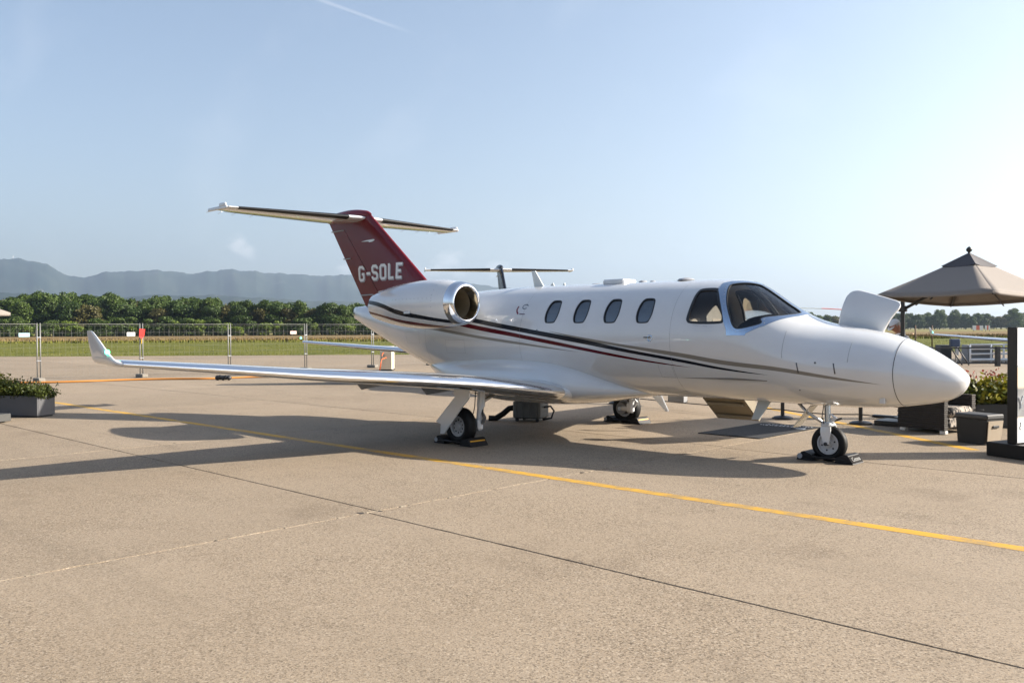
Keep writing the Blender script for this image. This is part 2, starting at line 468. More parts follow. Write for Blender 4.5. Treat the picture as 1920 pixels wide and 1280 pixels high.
def ring_prism(m, inner, outer, side, y0=.30, y1=1.1):
    n = len(inner); A = [(x, side*y0, z) for x, z in inner]; B = [(x, side*y0, z) for x, z in outer]
    A2 = [(x, side*y1, z) for x, z in inner]; B2 = [(x, side*y1, z) for x, z in outer]
    v = A+B+A2+B2; f = []
    for k in range(n):
        j = (k+1) % n
        f += [(k, j, n+j, n+k), (2*n+k, 3*n+k, 3*n+j, 2*n+j), (k, 2*n+k, 2*n+j, j), (n+k, n+j, 3*n+j, 3*n+k)]
    return m.add(v, f)

jet = empty('business_jet', (0, 0, 0), 0, 'white twin engine business jet with dark red tail fin and striped side', 'jet', 'business jets parked on the apron')

# window outlines (x, z on the side view)
_w1 = [(.569,1.812),(.544,1.874),(.544,2.008),(.574,2.112),(.631,2.127),(.744,2.122),(.775,2.086),(.80,1.931),(.761,1.81),(.724,1.794),(.587,1.795)]
cabin_polys = []
for k in range(4):
    cabin_polys.append([(p.x, p.y) for p in chaikin([(x+.5767*k, z-.0055*k) for x, z in _w1], 2)])
side_poly = [(p.x, p.y) for p in chaikin([(3.113,1.804),(3.111,1.843),(3.125,2.0),(3.125,2.178),(3.15,2.216),(3.382,2.215),(3.42,2.18),(3.498,2.047),(3.574,1.935),(3.618,1.858),(3.626,1.793),(3.607,1.766),(3.157,1.77)], 2)]
WN = Vector((.52, -.60, .55)).normalized()
ws_pts = [(3.535,-.443,2.205),(3.515,-.364,2.265),(3.53,-.30,2.29),(3.80,-.045,2.29),(3.86,-.04,2.25),(4.14,-.04,2.06),(4.40,-.045,1.885),(4.40,-.20,1.87),(4.27,-.42,1.85),(4.07,-.585,1.825),(4.14,-.60,1.755),(4.002,-.68,1.71),(3.861,-.723,1.678),(3.793,-.73,1.695),(3.745,-.717,1.77),(3.64,-.641,1.967),(3.58,-.549,2.101)]
_e1 = Vector((0, 0, 1)).cross(WN).normalized(); _e2 = WN.cross(_e1)
_wc = sum((Vector(p) for p in ws_pts), Vector())/len(ws_pts)
ws2 = [((Vector(p)-_wc).dot(_e1), (Vector(p)-_wc).dot(_e2)) for p in ws_pts]
def round_poly(poly, keep=(), it=2):
    return [(p.x, p.y) for p in chaikin(poly, it)]
ws2r = round_poly(ws2, it=2)
def ws_prism(m, poly, side, d=.26):
    P = [_wc+_e1*a+_e2*b-WN*d for a, b in poly]; D = WN*(2*d)
    if side > 0: P = [Vector((p.x, -p.y, p.z)) for p in P]; D = Vector((D.x, -D.y, D.z))
    return m.prism(P, D)
# frame of the windshield: outer outline in the same plane
fr_pts = [(3.40,-.452,2.205),(3.385,-.30,2.305),(3.47,-.22,2.335),(3.80,-.012,2.335),(4.14,-.012,2.09),(4.47,-.012,1.87),(4.44,-.22,1.845),(4.30,-.44,1.80),(4.162,-.613,1.724),(3.959,-.719,1.625),(3.946,-.728,1.599),(3.70,-.759,1.599),(3.69,-.749,1.674),(3.645,-.731,1.771),(3.52,-.604,2.047)]
fr2 = [((Vector(p)-_wc).dot(_e1), (Vector(p)-_wc).dot(_e2)) for p in fr_pts]

cut_open = MB()
for sd in (-1, 1):
    for p in cabin_polys: side_prism(cut_open, p, sd)
    side_prism(cut_open, side_poly, sd, .25)
    ws_prism(cut_open, ws2r, sd)
cut_open.fixed()
solid = hull_solid()
M_HULL = paint_with_bands('striped_white_paint', [
    ([(.68,1.664),(1.473,1.553),(2.191,1.461),(3.05,1.361),(3.63,1.278),(4.39,1.205),(5.035,1.108),(5.62,1.0195)],
     [(.68,1.656),(1.473,1.512),(2.19,1.416),(3.05,1.300),(3.63,1.217),(4.39,1.150),(5.035,1.071),(5.62,1.0185)], (.22, .20, .17)),
    ([(-5.4,2.62),(-3.0,2.20),(-.98,1.872),(.11,1.718),(1.218,1.564),(2.18,1.401),(3.03,1.276),(3.61,1.180),(4.29,1.097)],
     [(-5.4,2.54),(-3.0,2.12),(-.98,1.796),(.11,1.643),(1.218,1.489),(2.18,1.348),(3.03,1.230),(3.61,1.146),(4.29,1.0955)], (.010, .012, .018)),
    ([(-5.4,2.50),(-3.0,2.08),(-1.08,1.78),(.12,1.611),(1.213,1.445),(2.166,1.297),(2.81,1.211),(3.19,1.164)],
     [(-5.4,2.44),(-3.0,2.02),(-1.08,1.707),(.12,1.544),(1.213,1.39),(2.166,1.259),(2.81,1.192),(3.19,1.162)], (.085, .006, .010)),
    ([(-5.4,2.30),(-3.0,1.87),(-1.117,1.623),(.12,1.486),(1.33,1.343)],
     [(-5.4,2.26),(-3.0,1.82),(-1.117,1.571),(.12,1.444),(1.33,1.3415)], (.26, .24, .21)),
], -6.0, 6.4)
bm = skin_only(boolean(solid, cut_open, 'DIFFERENCE'))
fuselage = hull_piece('fuselage', list(bm.faces), M_HULL, jet); bm.free()
bm = skin_only(boolean(solid, cut_open, 'INTERSECT'))
for grp in islands(bm):
    c = sum((f.calc_center_median() for f in grp), Vector())/len(grp)
    nm = 'windshield' if c.x > 3.68 else ('cockpit_window' if c.x > 2.9 else 'cabin_window')
    hull_piece(nm, grp, M_WGLASS if nm != 'cabin_window' else M_GLASS, jet, -.012)
bm.free()
rings = MB()
for sd in (-1, 1):
    for p in cabin_polys: ring_prism(rings, grow(p, -.006), grow(p, .011), sd)
    ring_prism(rings, grow(side_poly, -.014), grow(side_poly, .02), sd, .25)
rings.fixed()
bm = skin_only(boolean(solid, rings, 'INTERSECT'))
for grp in islands(bm): hull_piece('window_gasket', grp, M_DARK, jet, .003, .02)
bm.free()
rings = MB()
for sd in (-1, 1):
    for p in cabin_polys: ring_prism(rings, grow(p, -.024), grow(p, -.010), sd)
rings.fixed()
bm = skin_only(boolean(solid, rings, 'INTERSECT'))
for grp in islands(bm): hull_piece('window_bezel', grp, M_GREYPAINT, jet, -.022, .012)
bm.free()
def ws_ring(m, inner, outer, side, d=.26):
    n = len(inner)
    def pt(q, k):
        p = _wc+_e1*q[0]+_e2*q[1]+WN*(d*k); return (p.x, p.y*(-side), p.z) if side > 0 else tuple(p)
    v = [pt(q, -1) for q in inner]+[pt(q, -1) for q in outer]+[pt(q, 1) for q in inner]+[pt(q, 1) for q in outer]; f = []
    for k in range(n):
        j = (k+1) % n
        f += [(k, j, n+j, n+k), (2*n+k, 3*n+k, 3*n+j, 2*n+j), (k, 2*n+k, 2*n+j, j), (n+k, n+j, 3*n+j, 3*n+k)]
    return m.add(v, f)
def mirror_y(side): return side
sealm = MB()
for sd in (-1, 1): ws_ring(sealm, grow(ws2r, -.012), grow(ws2r, .004), sd)
sealm.fixed()
bm = skin_only(boolean(solid, sealm, 'INTERSECT'))
for grp in islands(bm): hull_piece('windshield_gasket', grp, M_DARK, jet, .004, .02)
bm.free()
frm = MB()
for sd in (-1, 1): ws_prism(frm, fr2, sd, .28)
# the two frames nearly touch at the centre post; cut each apart from the panes
frm.fixed()
for sd in (-1, 1):
    one = MB(); ws_prism(one, fr2, sd, .28); one.fixed()
    me = boolean(solid, one, 'INTERSECT')
    bm = skin_only(me)
    tmp = bpy.data.meshes.new('tmp'); bm.to_mesh(tmp); bm.free()
    # remove the pane area: keep faces of the frame patch outside the pane polygon by a second cut on a thickened patch
    bmt = bmesh.new(); bmt.from_mesh(tmp)
    F0 = list(bmt.faces); P = np.array([tuple(v.co) for v in bmt.verts]); N = hull_normals(P); n = len(P); FF = [tuple(v.index for v in f.verts) for f in F0]
    cnt = {(q[i], q[(i+1) % len(q)]) for q in FF for i in range(len(q))}; rim = [(a, b) for a, b in cnt if (b, a) not in cnt]
    slab = MB(); slab.v = [tuple(p) for p in np.vstack([P+N*.004, P-N*.012])]
    slab.f = FF+[tuple(i+n for i in reversed(q)) for q in FF]+[(b, a, a+n, b+n) for a, b in rim]
    bmt.free(); slab.fixed()
    hole = MB(); ws_prism(hole, grow(ws2r, .004), sd, .3); hole.fixed()
    me = boolean(slab, hole, 'DIFFERENCE'); me.materials.clear(); me.materials.append(M_FRAME)
    me.polygons.foreach_set('use_smooth', [True]*len(me.polygons)); me.set_sharp_from_angle(angle=R(35)); me.name = 'windshield_frame'
    link('windshield_frame', me, jet)
# fasteners round the windshield frame
def on_hull(a, b):
    lo, hi = -.3, .3; base = _wc+_e1*a+_e2*b
    for _ in range(26):
        m_ = (lo+hi)/2; p = base+WN*m_
        if hull_g(np.array([tuple(p)]))[0] < 1: lo = m_
        else: hi = m_
    return base+WN*lo
rv_me = MB().lathe([(-.002, .0055), (.002, .005), (.003, .0001)], (0, 0, 0), (0, 0, 1), 8).mesh('frame_fastener', M_SEAM, True)
fpoly = grow(ws2r, .032)
for k in range(0, len(fpoly), 2):
    p = on_hull(*fpoly[k])
    if p.x > 4.2 or p.y > -.2: continue
    n_ = Vector(hull_normals(np.array([tuple(p)]))[0]); o = link('frame_fastener', rv_me, jet); o.location = p+n_*.004; o.rotation_euler = n_.to_track_quat('Z', 'Y').to_euler()
# inner lining of cabin and cockpit, with the same openings
cut_liner = MB()
for sd in (-1, 1):
    for p in cabin_polys: side_prism(cut_liner, grow(p, .03), sd)
    side_prism(cut_liner, grow(side_poly, .05), sd, .25)
    ws_prism(cut_liner, grow(ws2r, .035), sd)
cut_liner.fixed()
for nm, s0, s1, mt in (('cockpit_lining', 1.98, 3.42, mat('dark_cockpit_lining', (.022, .021, .02), .85)), ('cabin_lining', 3.44, 8.4, M_LINER)):
    liner_solid = hull_solid(.045, s0, s1)
    bm = skin_only(boolean(liner_solid, cut_liner, 'DIFFERENCE'))
    me = bpy.data.meshes.new(nm); bm.to_mesh(me); bm.free(); me.materials.clear(); me.materials.append(mt)
    link(nm, me, jet)
# cabin floor, glareshield, seats
MB().box((-1.8, -.62, 1.02), (4.2, .62, 1.05)).build('cabin_floor', M_LINER, jet)
rr = []
for x, hw, zt in ((3.68, .50, 1.70), (3.72, .52, 1.80), (3.82, .53, 1.855), (3.95, .51, 1.875), (4.08, .46, 1.865), (4.2, .39, 1.83), (4.28, .30, 1.78)):
    ring = [(x, hw*math.cos(t), zt-.16+.16*math.sin(t)**.7) for t in np.linspace(0, math.pi, 15)]
    rr.append(ring+[(x, -hw, 1.30), (x, hw, 1.30)])
MB().loft(rr, True, True).build('glareshield', M_GLARE, jet, True, 50)
MB().box((3.67, -.45, 1.30), (3.70, .45, 1.69), .005).build('instrument_panel', M_GLARE, jet)
def seat(x, y, face=1, z=1.05):
    s = MB(); s.box((x-.24, y-.23, z+.22), (x+.24, y+.23, z+.38), .05).box((x-.1, y-.14, z), (x+.1, y+.14, z+.22))
    o = s.build('seat', M_BEIGE, jet, True, 30)
    Mx = Matrix.Translation((x-face*.22, y, z+.36)) @ Matrix.Rotation(R(-10*face), 4, 'Y')
    MB().box((-.06, -.22, 0), (.06, .22, .50), .05, Mx).build('seat_back', M_BEIGE, o, True, 30)
    MB().box((-.055, -.13, .51), (.055, .13, .70), .05, Mx).build('headrest', mat('grey_headrest', (.30, .26, .22), .7), o, True, 30)
for y in (-.33, .33): seat(3.16, y, 1, 1.06)
for x, fc in ((2.35, -1), (1.1, 1), (.2, 1)):
    for y in (-.38, .38): seat(x, y, fc, 1.02)

# seams, latches and small fittings on the hull
def hull_line(name, pts, r, material, parent, side=-1, off=.0):
    """thin bead following the hull through (x, z) points"""
    P = [(x, hull_y(x, z, side), z) for x, z in pts]; P = np.array(P); N = hull_normals(P); P = P+N*off
    MB().tube([tuple(p) for p in P], r, 5).build(name, material, parent, True)
for s, nm in ((XN-5.70, 'radome_joint'),):
    rr = hull_rings(np.array([s]), 64)[0]
    MB().tube(rr+[rr[0], rr[1]], .0045, 5, False).build(nm, mat('radome_gap', (.05, .05, .055), .6), fuselage)
def arc_seam(x, z0, z1, nm='panel_seam', side=-1):
    hull_line(nm, [(x+.04*(z0-z), z) for z in np.linspace(z0, z1, 14)], .0022, M_SEAM, fuselage, side)
for xs_ in (-2.35, .05, 2.86):
    rr = hull_rings(np.array([XN-xs_]), 72)[0]
    MB().tube(rr+[rr[0], rr[1]], .0016, 4, False).build('skin_seam', M_SEAM, fuselage)
arc_seam(4.42, 1.66, 1.32); arc_seam(5.20, 1.52, 1.28)
for x0, x1, z0, z1 in ((-1.75, -1.25, 1.30, 1.52), (-3.0, -2.55, 1.45, 1.66), (2.62, 2.84, 1.02, 1.2)):
    E_ = [(x0, z) for z in np.linspace(z0, z1, 8)]+[(x, z1) for x in np.linspace(x0, x1, 10)]+[(x1, z) for z in np.linspace(z1, z0, 8)]+[(x, z0) for x in np.linspace(x1, x0, 10)]
    hull_line('access_panel_seam', E_, .0011, M_SEAM, fuselage)
hull_line('panel_seam', [(3.2+.02*k, 1.735-.0015*k) for k in range(12)], .0012, M_SEAM, fuselage)
for x, z in ((4.63, 1.20), (5.066, 1.20)):
    hull_line('door_latch', [(x-.012, z+.065), (x, z), (x+.008, z-.06)], .010, mat('latch_metal', (.12, .12, .13), .35, .8), fuselage, -1, -.003)
for x, z, r_ in ((4.842, 1.268, .013), (4.60, .923, .010), (-.75, 1.02, .014), (.42, 1.68, .012)):
    y = hull_y(x, z); p = np.array([[x, y, z]]); nrm = hull_normals(p)[0]
    MB().lathe([(-.004, r_), (.004, r_), (.004, .0001)], p[0], nrm, 12).build('rivet_port', mat('port_grey', (.1, .1, .11), .4), fuselage, True, 30)
p = np.array([[5.54, hull_y(5.54, .85), .85]]); nrm = hull_normals(p)[0]
MB().box((5.50, -.36, .79), (5.57, -.30, .88), .008).build('angle_of_attack_vane', M_STEEL, fuselage)
# round pressure port with a chrome rosette
x, z = 2.538, 1.56; y = hull_y(x, z)
p = np.array([[x, y, z]]); nrm = Vector(hull_normals(p)[0])
MB().lathe([(.001, .046), (.003, .044), (.003, .030), (.001, .028)], p[0], nrm, 28).build('pressure_port', M_FRAME, fuselage, True)
MB().box((x-.10, y-.012, z+.006), (x+.01, y-.002, z+.018), .002).build('pressure_probe', M_DARK, fuselage)
# small emblem behind the last cabin window: a ring and a red hook on the skin
def hull_decal(name, quads, origin, parent, material, side=-1, off=.0025):
    m = MB()
    for q in quads:
        P = np.array([(origin[0]+a.x, hull_y(origin[0]+a.x, origin[1]+a.y, side), origin[1]+a.y) for a in q])
        N = hull_normals(P); P = P+N*off; m.add([tuple(p) for p in P], [(0, 1, 2, 3)])
    return m.build(name, material, parent, fix=False)
cir = [Vector((.055*math.cos(t), .034*math.sin(t))) for t in np.linspace(.2, 5.6, 22)]
hull_decal('emblem_ring', stroke([c+Vector((.04, .02)) for c in cir], .012), (.0, 2.03), fuselage, mat('emblem_blue', (.02, .04, .08), .3))
hull_decal('emblem_hook', stroke([Vector((-.11, .04)), Vector((-.12, -.01)), Vector((-.10, -.05)), Vector((-.06, -.085))], .026), (.0, 2.02), fuselage, mat('emblem_red', (.16, .004, .02), .3))
hull_decal('emblem_line', stroke([Vector((-.03, -.085)), Vector((.09, -.09))], .016), (.0, 2.02), fuselage, mat('emblem_violet', (.10, .05, .09), .3))
# stencilled rescue box under the cockpit window
bx = [Vector((-.12, -.035)), Vector((.12, -.035)), Vector((.12, .035)), Vector((-.12, .035))]
hull_decal('stencil_box', stroke(bx, .004, True), (3.365, 1.69), fuselage, mat('stencil_grey', (.48, .50, .55), .4))
for k in range(5):
    hull_decal('stencil_letter', stroke([Vector((-.085+.042*k, -.015)), Vector((-.085+.042*k, .015)), Vector((-.065+.042*k, .015))], .005), (3.365, 1.69), fuselage, MATS['stencil_grey'])

# ------------------------------------------------------------------ belly fairing
FX = [2.3, 1.9, 1.5, 1.0, .5, 0, -.6, -1.2, -1.8, -2.4, -2.9]
FW = [.10, .42, .68, .90, .97, .985, .975, .92, .78, .52, .2]
FB = [.74, .67, .605, .54, .505, .49, .495, .54, .67, .87, 1.05]
FT = [.78, .90, 1.04, 1.19, 1.28, 1.31, 1.31, 1.28, 1.25, 1.2, 1.12]
xs = np.linspace(-2.9, 2.3, 60)
def fi(v): return nspl(FX[::-1], v[::-1], xs)
fw_, fb_, ft_ = fi(FW), fi(FB), fi(FT)
rr = []
for i, x in enumerate(xs):
    zc = fb_[i]+(ft_[i]-fb_[i])*.45; ring = []
    for t in np.linspace(0, 2*math.pi, 64, endpoint=False):
        c, s_ = math.cos(t), math.sin(t); e = 2/2.6
        ring.append((x, max(fw_[i], .02)*math.copysign(abs(c)**e, c), zc+(ft_[i]-zc if s_ > 0 else zc-fb_[i])*math.copysign(abs(s_)**e, s_)))
    rr.append(ring)
MB().loft(rr, True, True).build('belly_fairing', M_WHITE, jet, True, 50)

# ------------------------------------------------------------------ wings
def naca(xc, t, upper):
    yt = 5*t*(.2969*math.sqrt(xc)-.1260*xc-.3516*xc**2+.2843*xc**3-.1036*xc**4)
    yc = .018*(1-(2*xc-.9)**2/ .81) if xc < .9 else .018*(1-(1.8-.9)**2/.81)*(1-(xc-.9)/.1)
    return yc+yt if upper else yc-yt
def foil(c0, c1, t, n=14, lip=False):
    """points of an aerofoil between chord fractions; (xc, yc) closed loop"""
    if c0 == 0:
        b = np.linspace(0, 1, n); xs_ = c1*(1-np.cos(b*math.pi/2))
        up = [(x, naca(x, t, True)) for x in xs_[::-1]]; lo = [(x, naca(x, t, False)) for x in xs_[1:]]
        return up+lo
    xs_ = np.linspace(c0, c1, 8)
    return [(x, naca(x, t, True)) for x in xs_[::-1]]+[(x, naca(x, t, False)) for x in xs_]
WSEC = [(-.70,1.175,2.22,.72,.145),(-.95,1.10,2.10,.748,.145),(-1.45,.955,1.93,.803,.14),(-2.36,.785,1.71,.915,.135),(-3.25,.66,1.56,.999,.13),(-4.7,.375,1.22,1.121,.125),(-6.0,.18,.90,1.248,.12),(-6.94,0.0,.70,1.333,.115)]
def wsec(y):
    a = [s[0] for s in WSEC][::-1]
    return [float(np.interp(y, a, [s[k] for s in WSEC][::-1])) for k in (1, 2, 3, 4)]
def span_loft(ys, c0, c1, grow_=0.0, shape=None, gap=0.0):
    rings = []
    for y in ys:
        xl, ch, z, t = wsec(y)
        P = shape(t) if shape else foil(c0, c1, t)
        rings.append([(xl-x*ch, y, z+yy*ch) for x, yy in P])
    return rings
YS = [-.70,-.95,-1.2,-1.45,-1.9,-2.36,-2.8,-3.25,-3.7,-4.2,-4.7,-5.2,-5.6,-6.0,-6.5,-6.94]
def le_shape(t):
    b = np.linspace(0, 1, 16); e = .0035
    up = [(.13*(1-math.cos(q*math.pi/2))) for q in b]; lo = [(.055*(1-math.cos(q*math.pi/2))) for q in b]
    P = [(x, naca(x, t, True)) for x in up[::-1]]+[(x, naca(x, t, False)) for x in lo[1:]]
    out = []
    for i, (x, y_) in enumerate(P):
        a, c = P[max(i-1, 0)], P[min(i+1, len(P)-1)]; d = Vector((c[0]-a[0], c[1]-a[1])).normalized(); nn = Vector((d.y, -d.x))
        out.append((x+nn.x*(-e) if nn.x > 0 else x+nn.x*e, y_+(e if i < len(P)/2 else -e)))
    return out
def wing(side):
    def B(m, *a, **k):
        m = m if side < 0 else m.mirrored(); return m.build(*a, **k)
    root = B(MB().loft(span_loft(YS, 0, .75), True, True), 'wing', M_WHITE, jet, True, 40)
    B(MB().loft(span_loft(YS[1:], 0, .1, shape=le_shape), False), 'leading_edge', M_CHROME, root, True, fix=False)
    B(MB().loft(span_loft([-1.0, -1.45, -1.9, -2.36, -2.8, -3.25, -3.7, -4.05], .757, 1.0), True, True), 'flap', M_WHITE, root, True, 40)
    B(MB().loft(span_loft([-4.09, -4.4, -4.7, -5.2, -5.6, -6.0, -6.5, -6.72], .757, 1.0), True, True), 'aileron', M_WHITE, root, True, 40)
    B(MB().loft(span_loft([-6.74, -6.85, -6.94], .74, 1.0), True, True), 'wing_tip_edge', M_WHITE, root, True, 40)
    # winglet: y, z, LE x, chord, cant
    WL = [(-6.94,1.333,0,.70,0),(-6.965,1.338,-.03,.68,15),(-6.985,1.355,-.08,.645,35),(-6.995,1.385,-.14,.60,55),(-7.0,1.43,-.215,.545,70),(-7.005,1.50,-.33,.455,80),(-7.01,1.58,-.46,.35,83),(-7.015,1.65,-.575,.25,84),(-7.018,1.685,-.64,.19,84),(-7.02,1.70,-.69,.13,84)]
    rings = []
    for y, z, xl, ch, ca in WL:
        P = foil(0, 1.0, .105, 16); nv = Vector((0, math.sin(R(ca)), math.cos(R(ca))))
        rings.append([Vector((xl-x*ch, y, z))+nv*(yy*ch) for x, yy in P])
    wl = B(MB().loft(rings, True, True), 'winglet', M_WHITE, root, True, 50)
    B(MB().lathe([(-.03, .001), (-.025, .012), (0, .026), (.02, .016), (.03, .001)], (-.262, -7.01, 1.465), (.8, -.3, .1), 12), 'navigation_light', M_GREEN if side < 0 else mat('red_lamp', (.4, .01, .01), .2, emit=(1, .03, .02), estr=2.0), root, True)
    # tapered pods below the flap
    for y, w_, hgt in ((-3.09, .17, .135), (-1.79, .20, .15)):
        xl, ch, z, t = wsec(y); xt = xl-.70*ch
        pts = [(xt, y-w_*.25, z-.03), (xt, y+w_*.25, z-.03), (xl-1.02*ch, y-w_, z-.035), (xl-1.02*ch, y+w_, z-.035), (xl-1.06*ch, y, z-.035-hgt), (xt, y, z-.075)]
        B(MB().add(pts, [(0, 1, 3, 2), (0, 2, 4, 5), (1, 5, 4, 3), (2, 3, 4), (0, 5, 1)]), 'flap_hinge_fairing', M_GREYPAINT, root)
    return root
wing(-1); wing(1)

# ------------------------------------------------------------------ engines
NY, NZ = 1.38, 2.11
M_NAC = paint_with_bands('striped_cowl_paint', [
    ([(-2.9,2.215),(-2.36,2.152),(-1.87,2.033),(-1.18,1.917),(-.54,1.825)], [(-2.9,2.15),(-2.39,2.08),(-1.87,1.945),(-1.18,1.849),(-.54,1.765)], (.010, .012, .018)),
    ([(-2.9,2.03),(-2.455,1.964),(-1.944,1.876),(-1.255,1.79),(-.54,1.712)], [(-2.9,1.98),(-2.425,1.912),(-1.945,1.813),(-1.256,1.729),(-.54,1.67)], (.085, .006, .010)),
], -3.0, -.5)
def nacelle(side):
    o = (0, side*NY, NZ)
    cowl = [(-.72,.349),(-.80,.363),(-.95,.385),(-1.15,.400),(-1.4,.405),(-1.65,.399),(-1.9,.383),(-2.15,.356),(-2.4,.320),(-2.6,.283),(-2.75,.250),(-2.86,.222),(-2.86,.205),(-2.5,.19),(-2.3,.0005)]
    xs_ = np.linspace(-2.86, -.72, 40); rs = nspl([p[0] for p in cowl[:12]][::-1], [p[1] for p in cowl[:12]][::-1], xs_)
    prof = [(x, r_) for x, r_ in zip(xs_[::-1], rs[::-1])]+cowl[12:]
    nac = MB().lathe(prof, o, (1, 0, 0), 64).build('engine_nacelle', M_NAC, jet, True, 50)
    lip = []
    for q in np.linspace(0, 1, 9): lip.append((-.75+.20*math.sin(q*math.pi/2), .243+.030*(1-math.cos(q*math.pi/2))))
    for q in np.linspace(0, 1, 12)[1:]: lip.append((-.55-.172*(1-math.cos(q*math.pi/2)), .273+.078*math.sin(q*math.pi/2)))
    MB().lathe(lip, o, (1, 0, 0), 64).build('intake_lip', M_CHROME, nac, True)
    MB().lathe([(-.75, .2425), (-.9, .243), (-1.25, .26), (-1.26, .0005)], o, (1, 0, 0), 48).build('intake_duct', M_DUCT, nac, True, 40)
    MB().lathe([(-.98, .0005), (-1.0, .012), (-1.08, .05), (-1.18, .078), (-1.24, .085)], o, (1, 0, 0), 24).build('spinner', mat('spinner_metal', (.4, .38, .33), .3, .6), nac, True)
    fan = MB()
    for k in range(18):
        a = 2*math.pi*k/18; ca, sa = math.cos(a), math.sin(a); ring = []
        for r_, tw in ((.07, .2), (.15, .7), (.255, 1.1)):
            c, s_ = math.cos(tw)*.03, math.sin(tw)*.04
            for q in (-1, 1):
                yy, zz = s_*q, r_; ring.append((-1.2+c*q, side*NY+ca*yy-sa*zz, NZ+sa*yy+ca*zz))
        fan.add(ring, [(0, 1, 3, 2), (2, 3, 5, 4)])
    fb = fan.build('fan_blades', M_FAN, nac, True, fix=False); fb['kind'] = 'stuff'
    # pylon
    sec = []
    for y in (.55, .8, 1.05):
        P = foil(0, 1, .13, 14); sec.append([(-1.05-x*1.75, side*y, 2.09+yy*1.45) for x, yy in P])
    MB().loft(sec, True, True).build('engine_pylon', M_WHITE, jet, True, 40)
    MB().box((-.93, side*1.38-.05 if side > 0 else -1.05, 2.0), (-.80, side*1.38+.05 if side > 0 else -.98, 2.06), .01).build('intake_drain', M_FRAME, nac)
    if side < 0:
        # small badge and fastener rows
        MB().box((-1.66, -1.772, 1.955), (-1.50, -1.765, 1.995), .003).build('cowl_badge', M_FRAME, nac)
        for k in range(11):
            x = -.98-.10*k; r_ = float(np.interp(x, xs_, rs)); a = R(12)
            yy, zz = -NY-(r_+.001)*math.cos(a), NZ+(r_+.001)*math.sin(a)
            MB().lathe([(-.001, .006), (.002, .005), (.002, .0001)], (x, yy, zz), (0, -math.cos(a), math.sin(a)), 8).build('cowl_fastener', M_SEAM, nac)
        for k in range(9):
            a = R(-50+14*k); x = -.98; r_ = float(np.interp(x, xs_, rs))+.001
            MB().lathe([(-.001, .006), (.002, .005), (.002, .0001)], (x, -NY-r_*math.cos(a), NZ+r_*math.sin(a)), (0, -math.cos(a), math.sin(a)), 8).build('cowl_fastener', M_SEAM, nac)
nacelle(-1); nacelle(1)

# ------------------------------------------------------------------ tail
def fin_le(z): return -5.02-1.247*(z-4.12)
def fin_te(z): return -6.37-.7216*(z-3.92)
M_FIN = bpy.data.materials.new('fin_paint'); M_FIN.use_nodes = True
_g = NT(M_FIN); _b = _g.n['Principled BSDF']; _tc = _g.n.new('ShaderNodeTexCoord'); _sp = _g.n.new('ShaderNodeSeparateXYZ'); _g.l.new(_tc.outputs['Object'], _sp.inputs[0])
_zc = _g.curve(_sp.outputs['X'], [(-5.4,2.0),(-5.038,2.183),(-4.964,2.312),(-4.836,2.416),(-4.569,2.471),(-4.086,2.486),(-3.427,2.483),(-2.4,2.48)], -5.5, -2.3)
_k = _g.smooth(_g.math('SUBTRACT', _sp.outputs['Z'], _zc), 0, .006)
_g.l.new(_g.mix(_k, (.61, .615, .62), (.13, .007, .013)), _b.inputs['Base Color']); _b.inputs['Roughness'].default_value = .24; sock(_b, 'Specular IOR Level', .35); sock(_b, 'Coat Weight', .12); sock(_b, 'Coat Roughness', .03)
ZS = [2.02, 2.15, 2.3, 2.45, 2.6, 2.8, 3.0, 3.2, 3.4, 3.6, 3.8, 3.95, 4.04]
def fin_loft(zs, c0, c1):
    rings = []
    for z in zs:
        a, b = fin_le(z), fin_te(z); ch = a-b; t = .095
        sym = lambda x: 5*t*(.2969*math.sqrt(x)-.1260*x-.3516*x*x+.2843*x**3-.1036*x**4)
        if c0 == 0:
            q = c1*(1-np.cos(np.linspace(0, 1, 16)*math.pi/2)); P = [(x, sym(x)) for x in q[::-1]]+[(x, -sym(x)) for x in q[1:]]
        else:
            q = np.linspace(c0, c1, 7); P = [(x, sym(x)) for x in q[::-1]]+[(x, -sym(x)) for x in q]
        rings.append([(a-x*ch, y*ch, z) for x, y in P])
    return rings
fin = MB().loft(fin_loft(ZS, 0, .70), True, True).build('tail_fin', M_FIN, jet, True, 50)
rud = MB().loft(fin_loft([2.18, 2.4, 2.8, 3.2, 3.6, 3.79], .708, 1.0), True, True).build('rudder', M_RED, fin, True, 50)
MB().loft(fin_loft([3.795, 3.9, 4.0, 4.04], .69, 1.0), True, True).build('rudder_top_fairing', M_RED, fin, True, 50)
for z, a, b in ((3.79, .72, .99), (3.19, .88, 1.0), (2.415, .74, .98)):
    x0, x1 = fin_le(z)-a*(fin_le(z)-fin_te(z)), fin_le(z)-b*(fin_le(z)-fin_te(z))
    MB().box((x1, -.058 if z > 3.5 else -.05, z-.012), (x0, .05, z+.008), .002).build('rudder_gap_strip', M_GREYPAINT, rud)
# dorsal fillet running forward along the spine
rr = []
for x in np.linspace(-1.9, -3.9, 14):
    k = (x+1.9)/-2.0; h_ = 2.30+.34*k**1.6; w_ = .03+.11*k
    rr.append([(x, -w_*1.6, 2.16), (x, -w_, 2.30), (x, -w_*.45, h_-.02), (x, 0, h_), (x, w_*.45, h_-.02), (x, w_, 2.30), (x, w_*1.6, 2.16)])
MB().loft(rr, True, True).build('dorsal_fillet', M_WHITE, jet, True, 60)
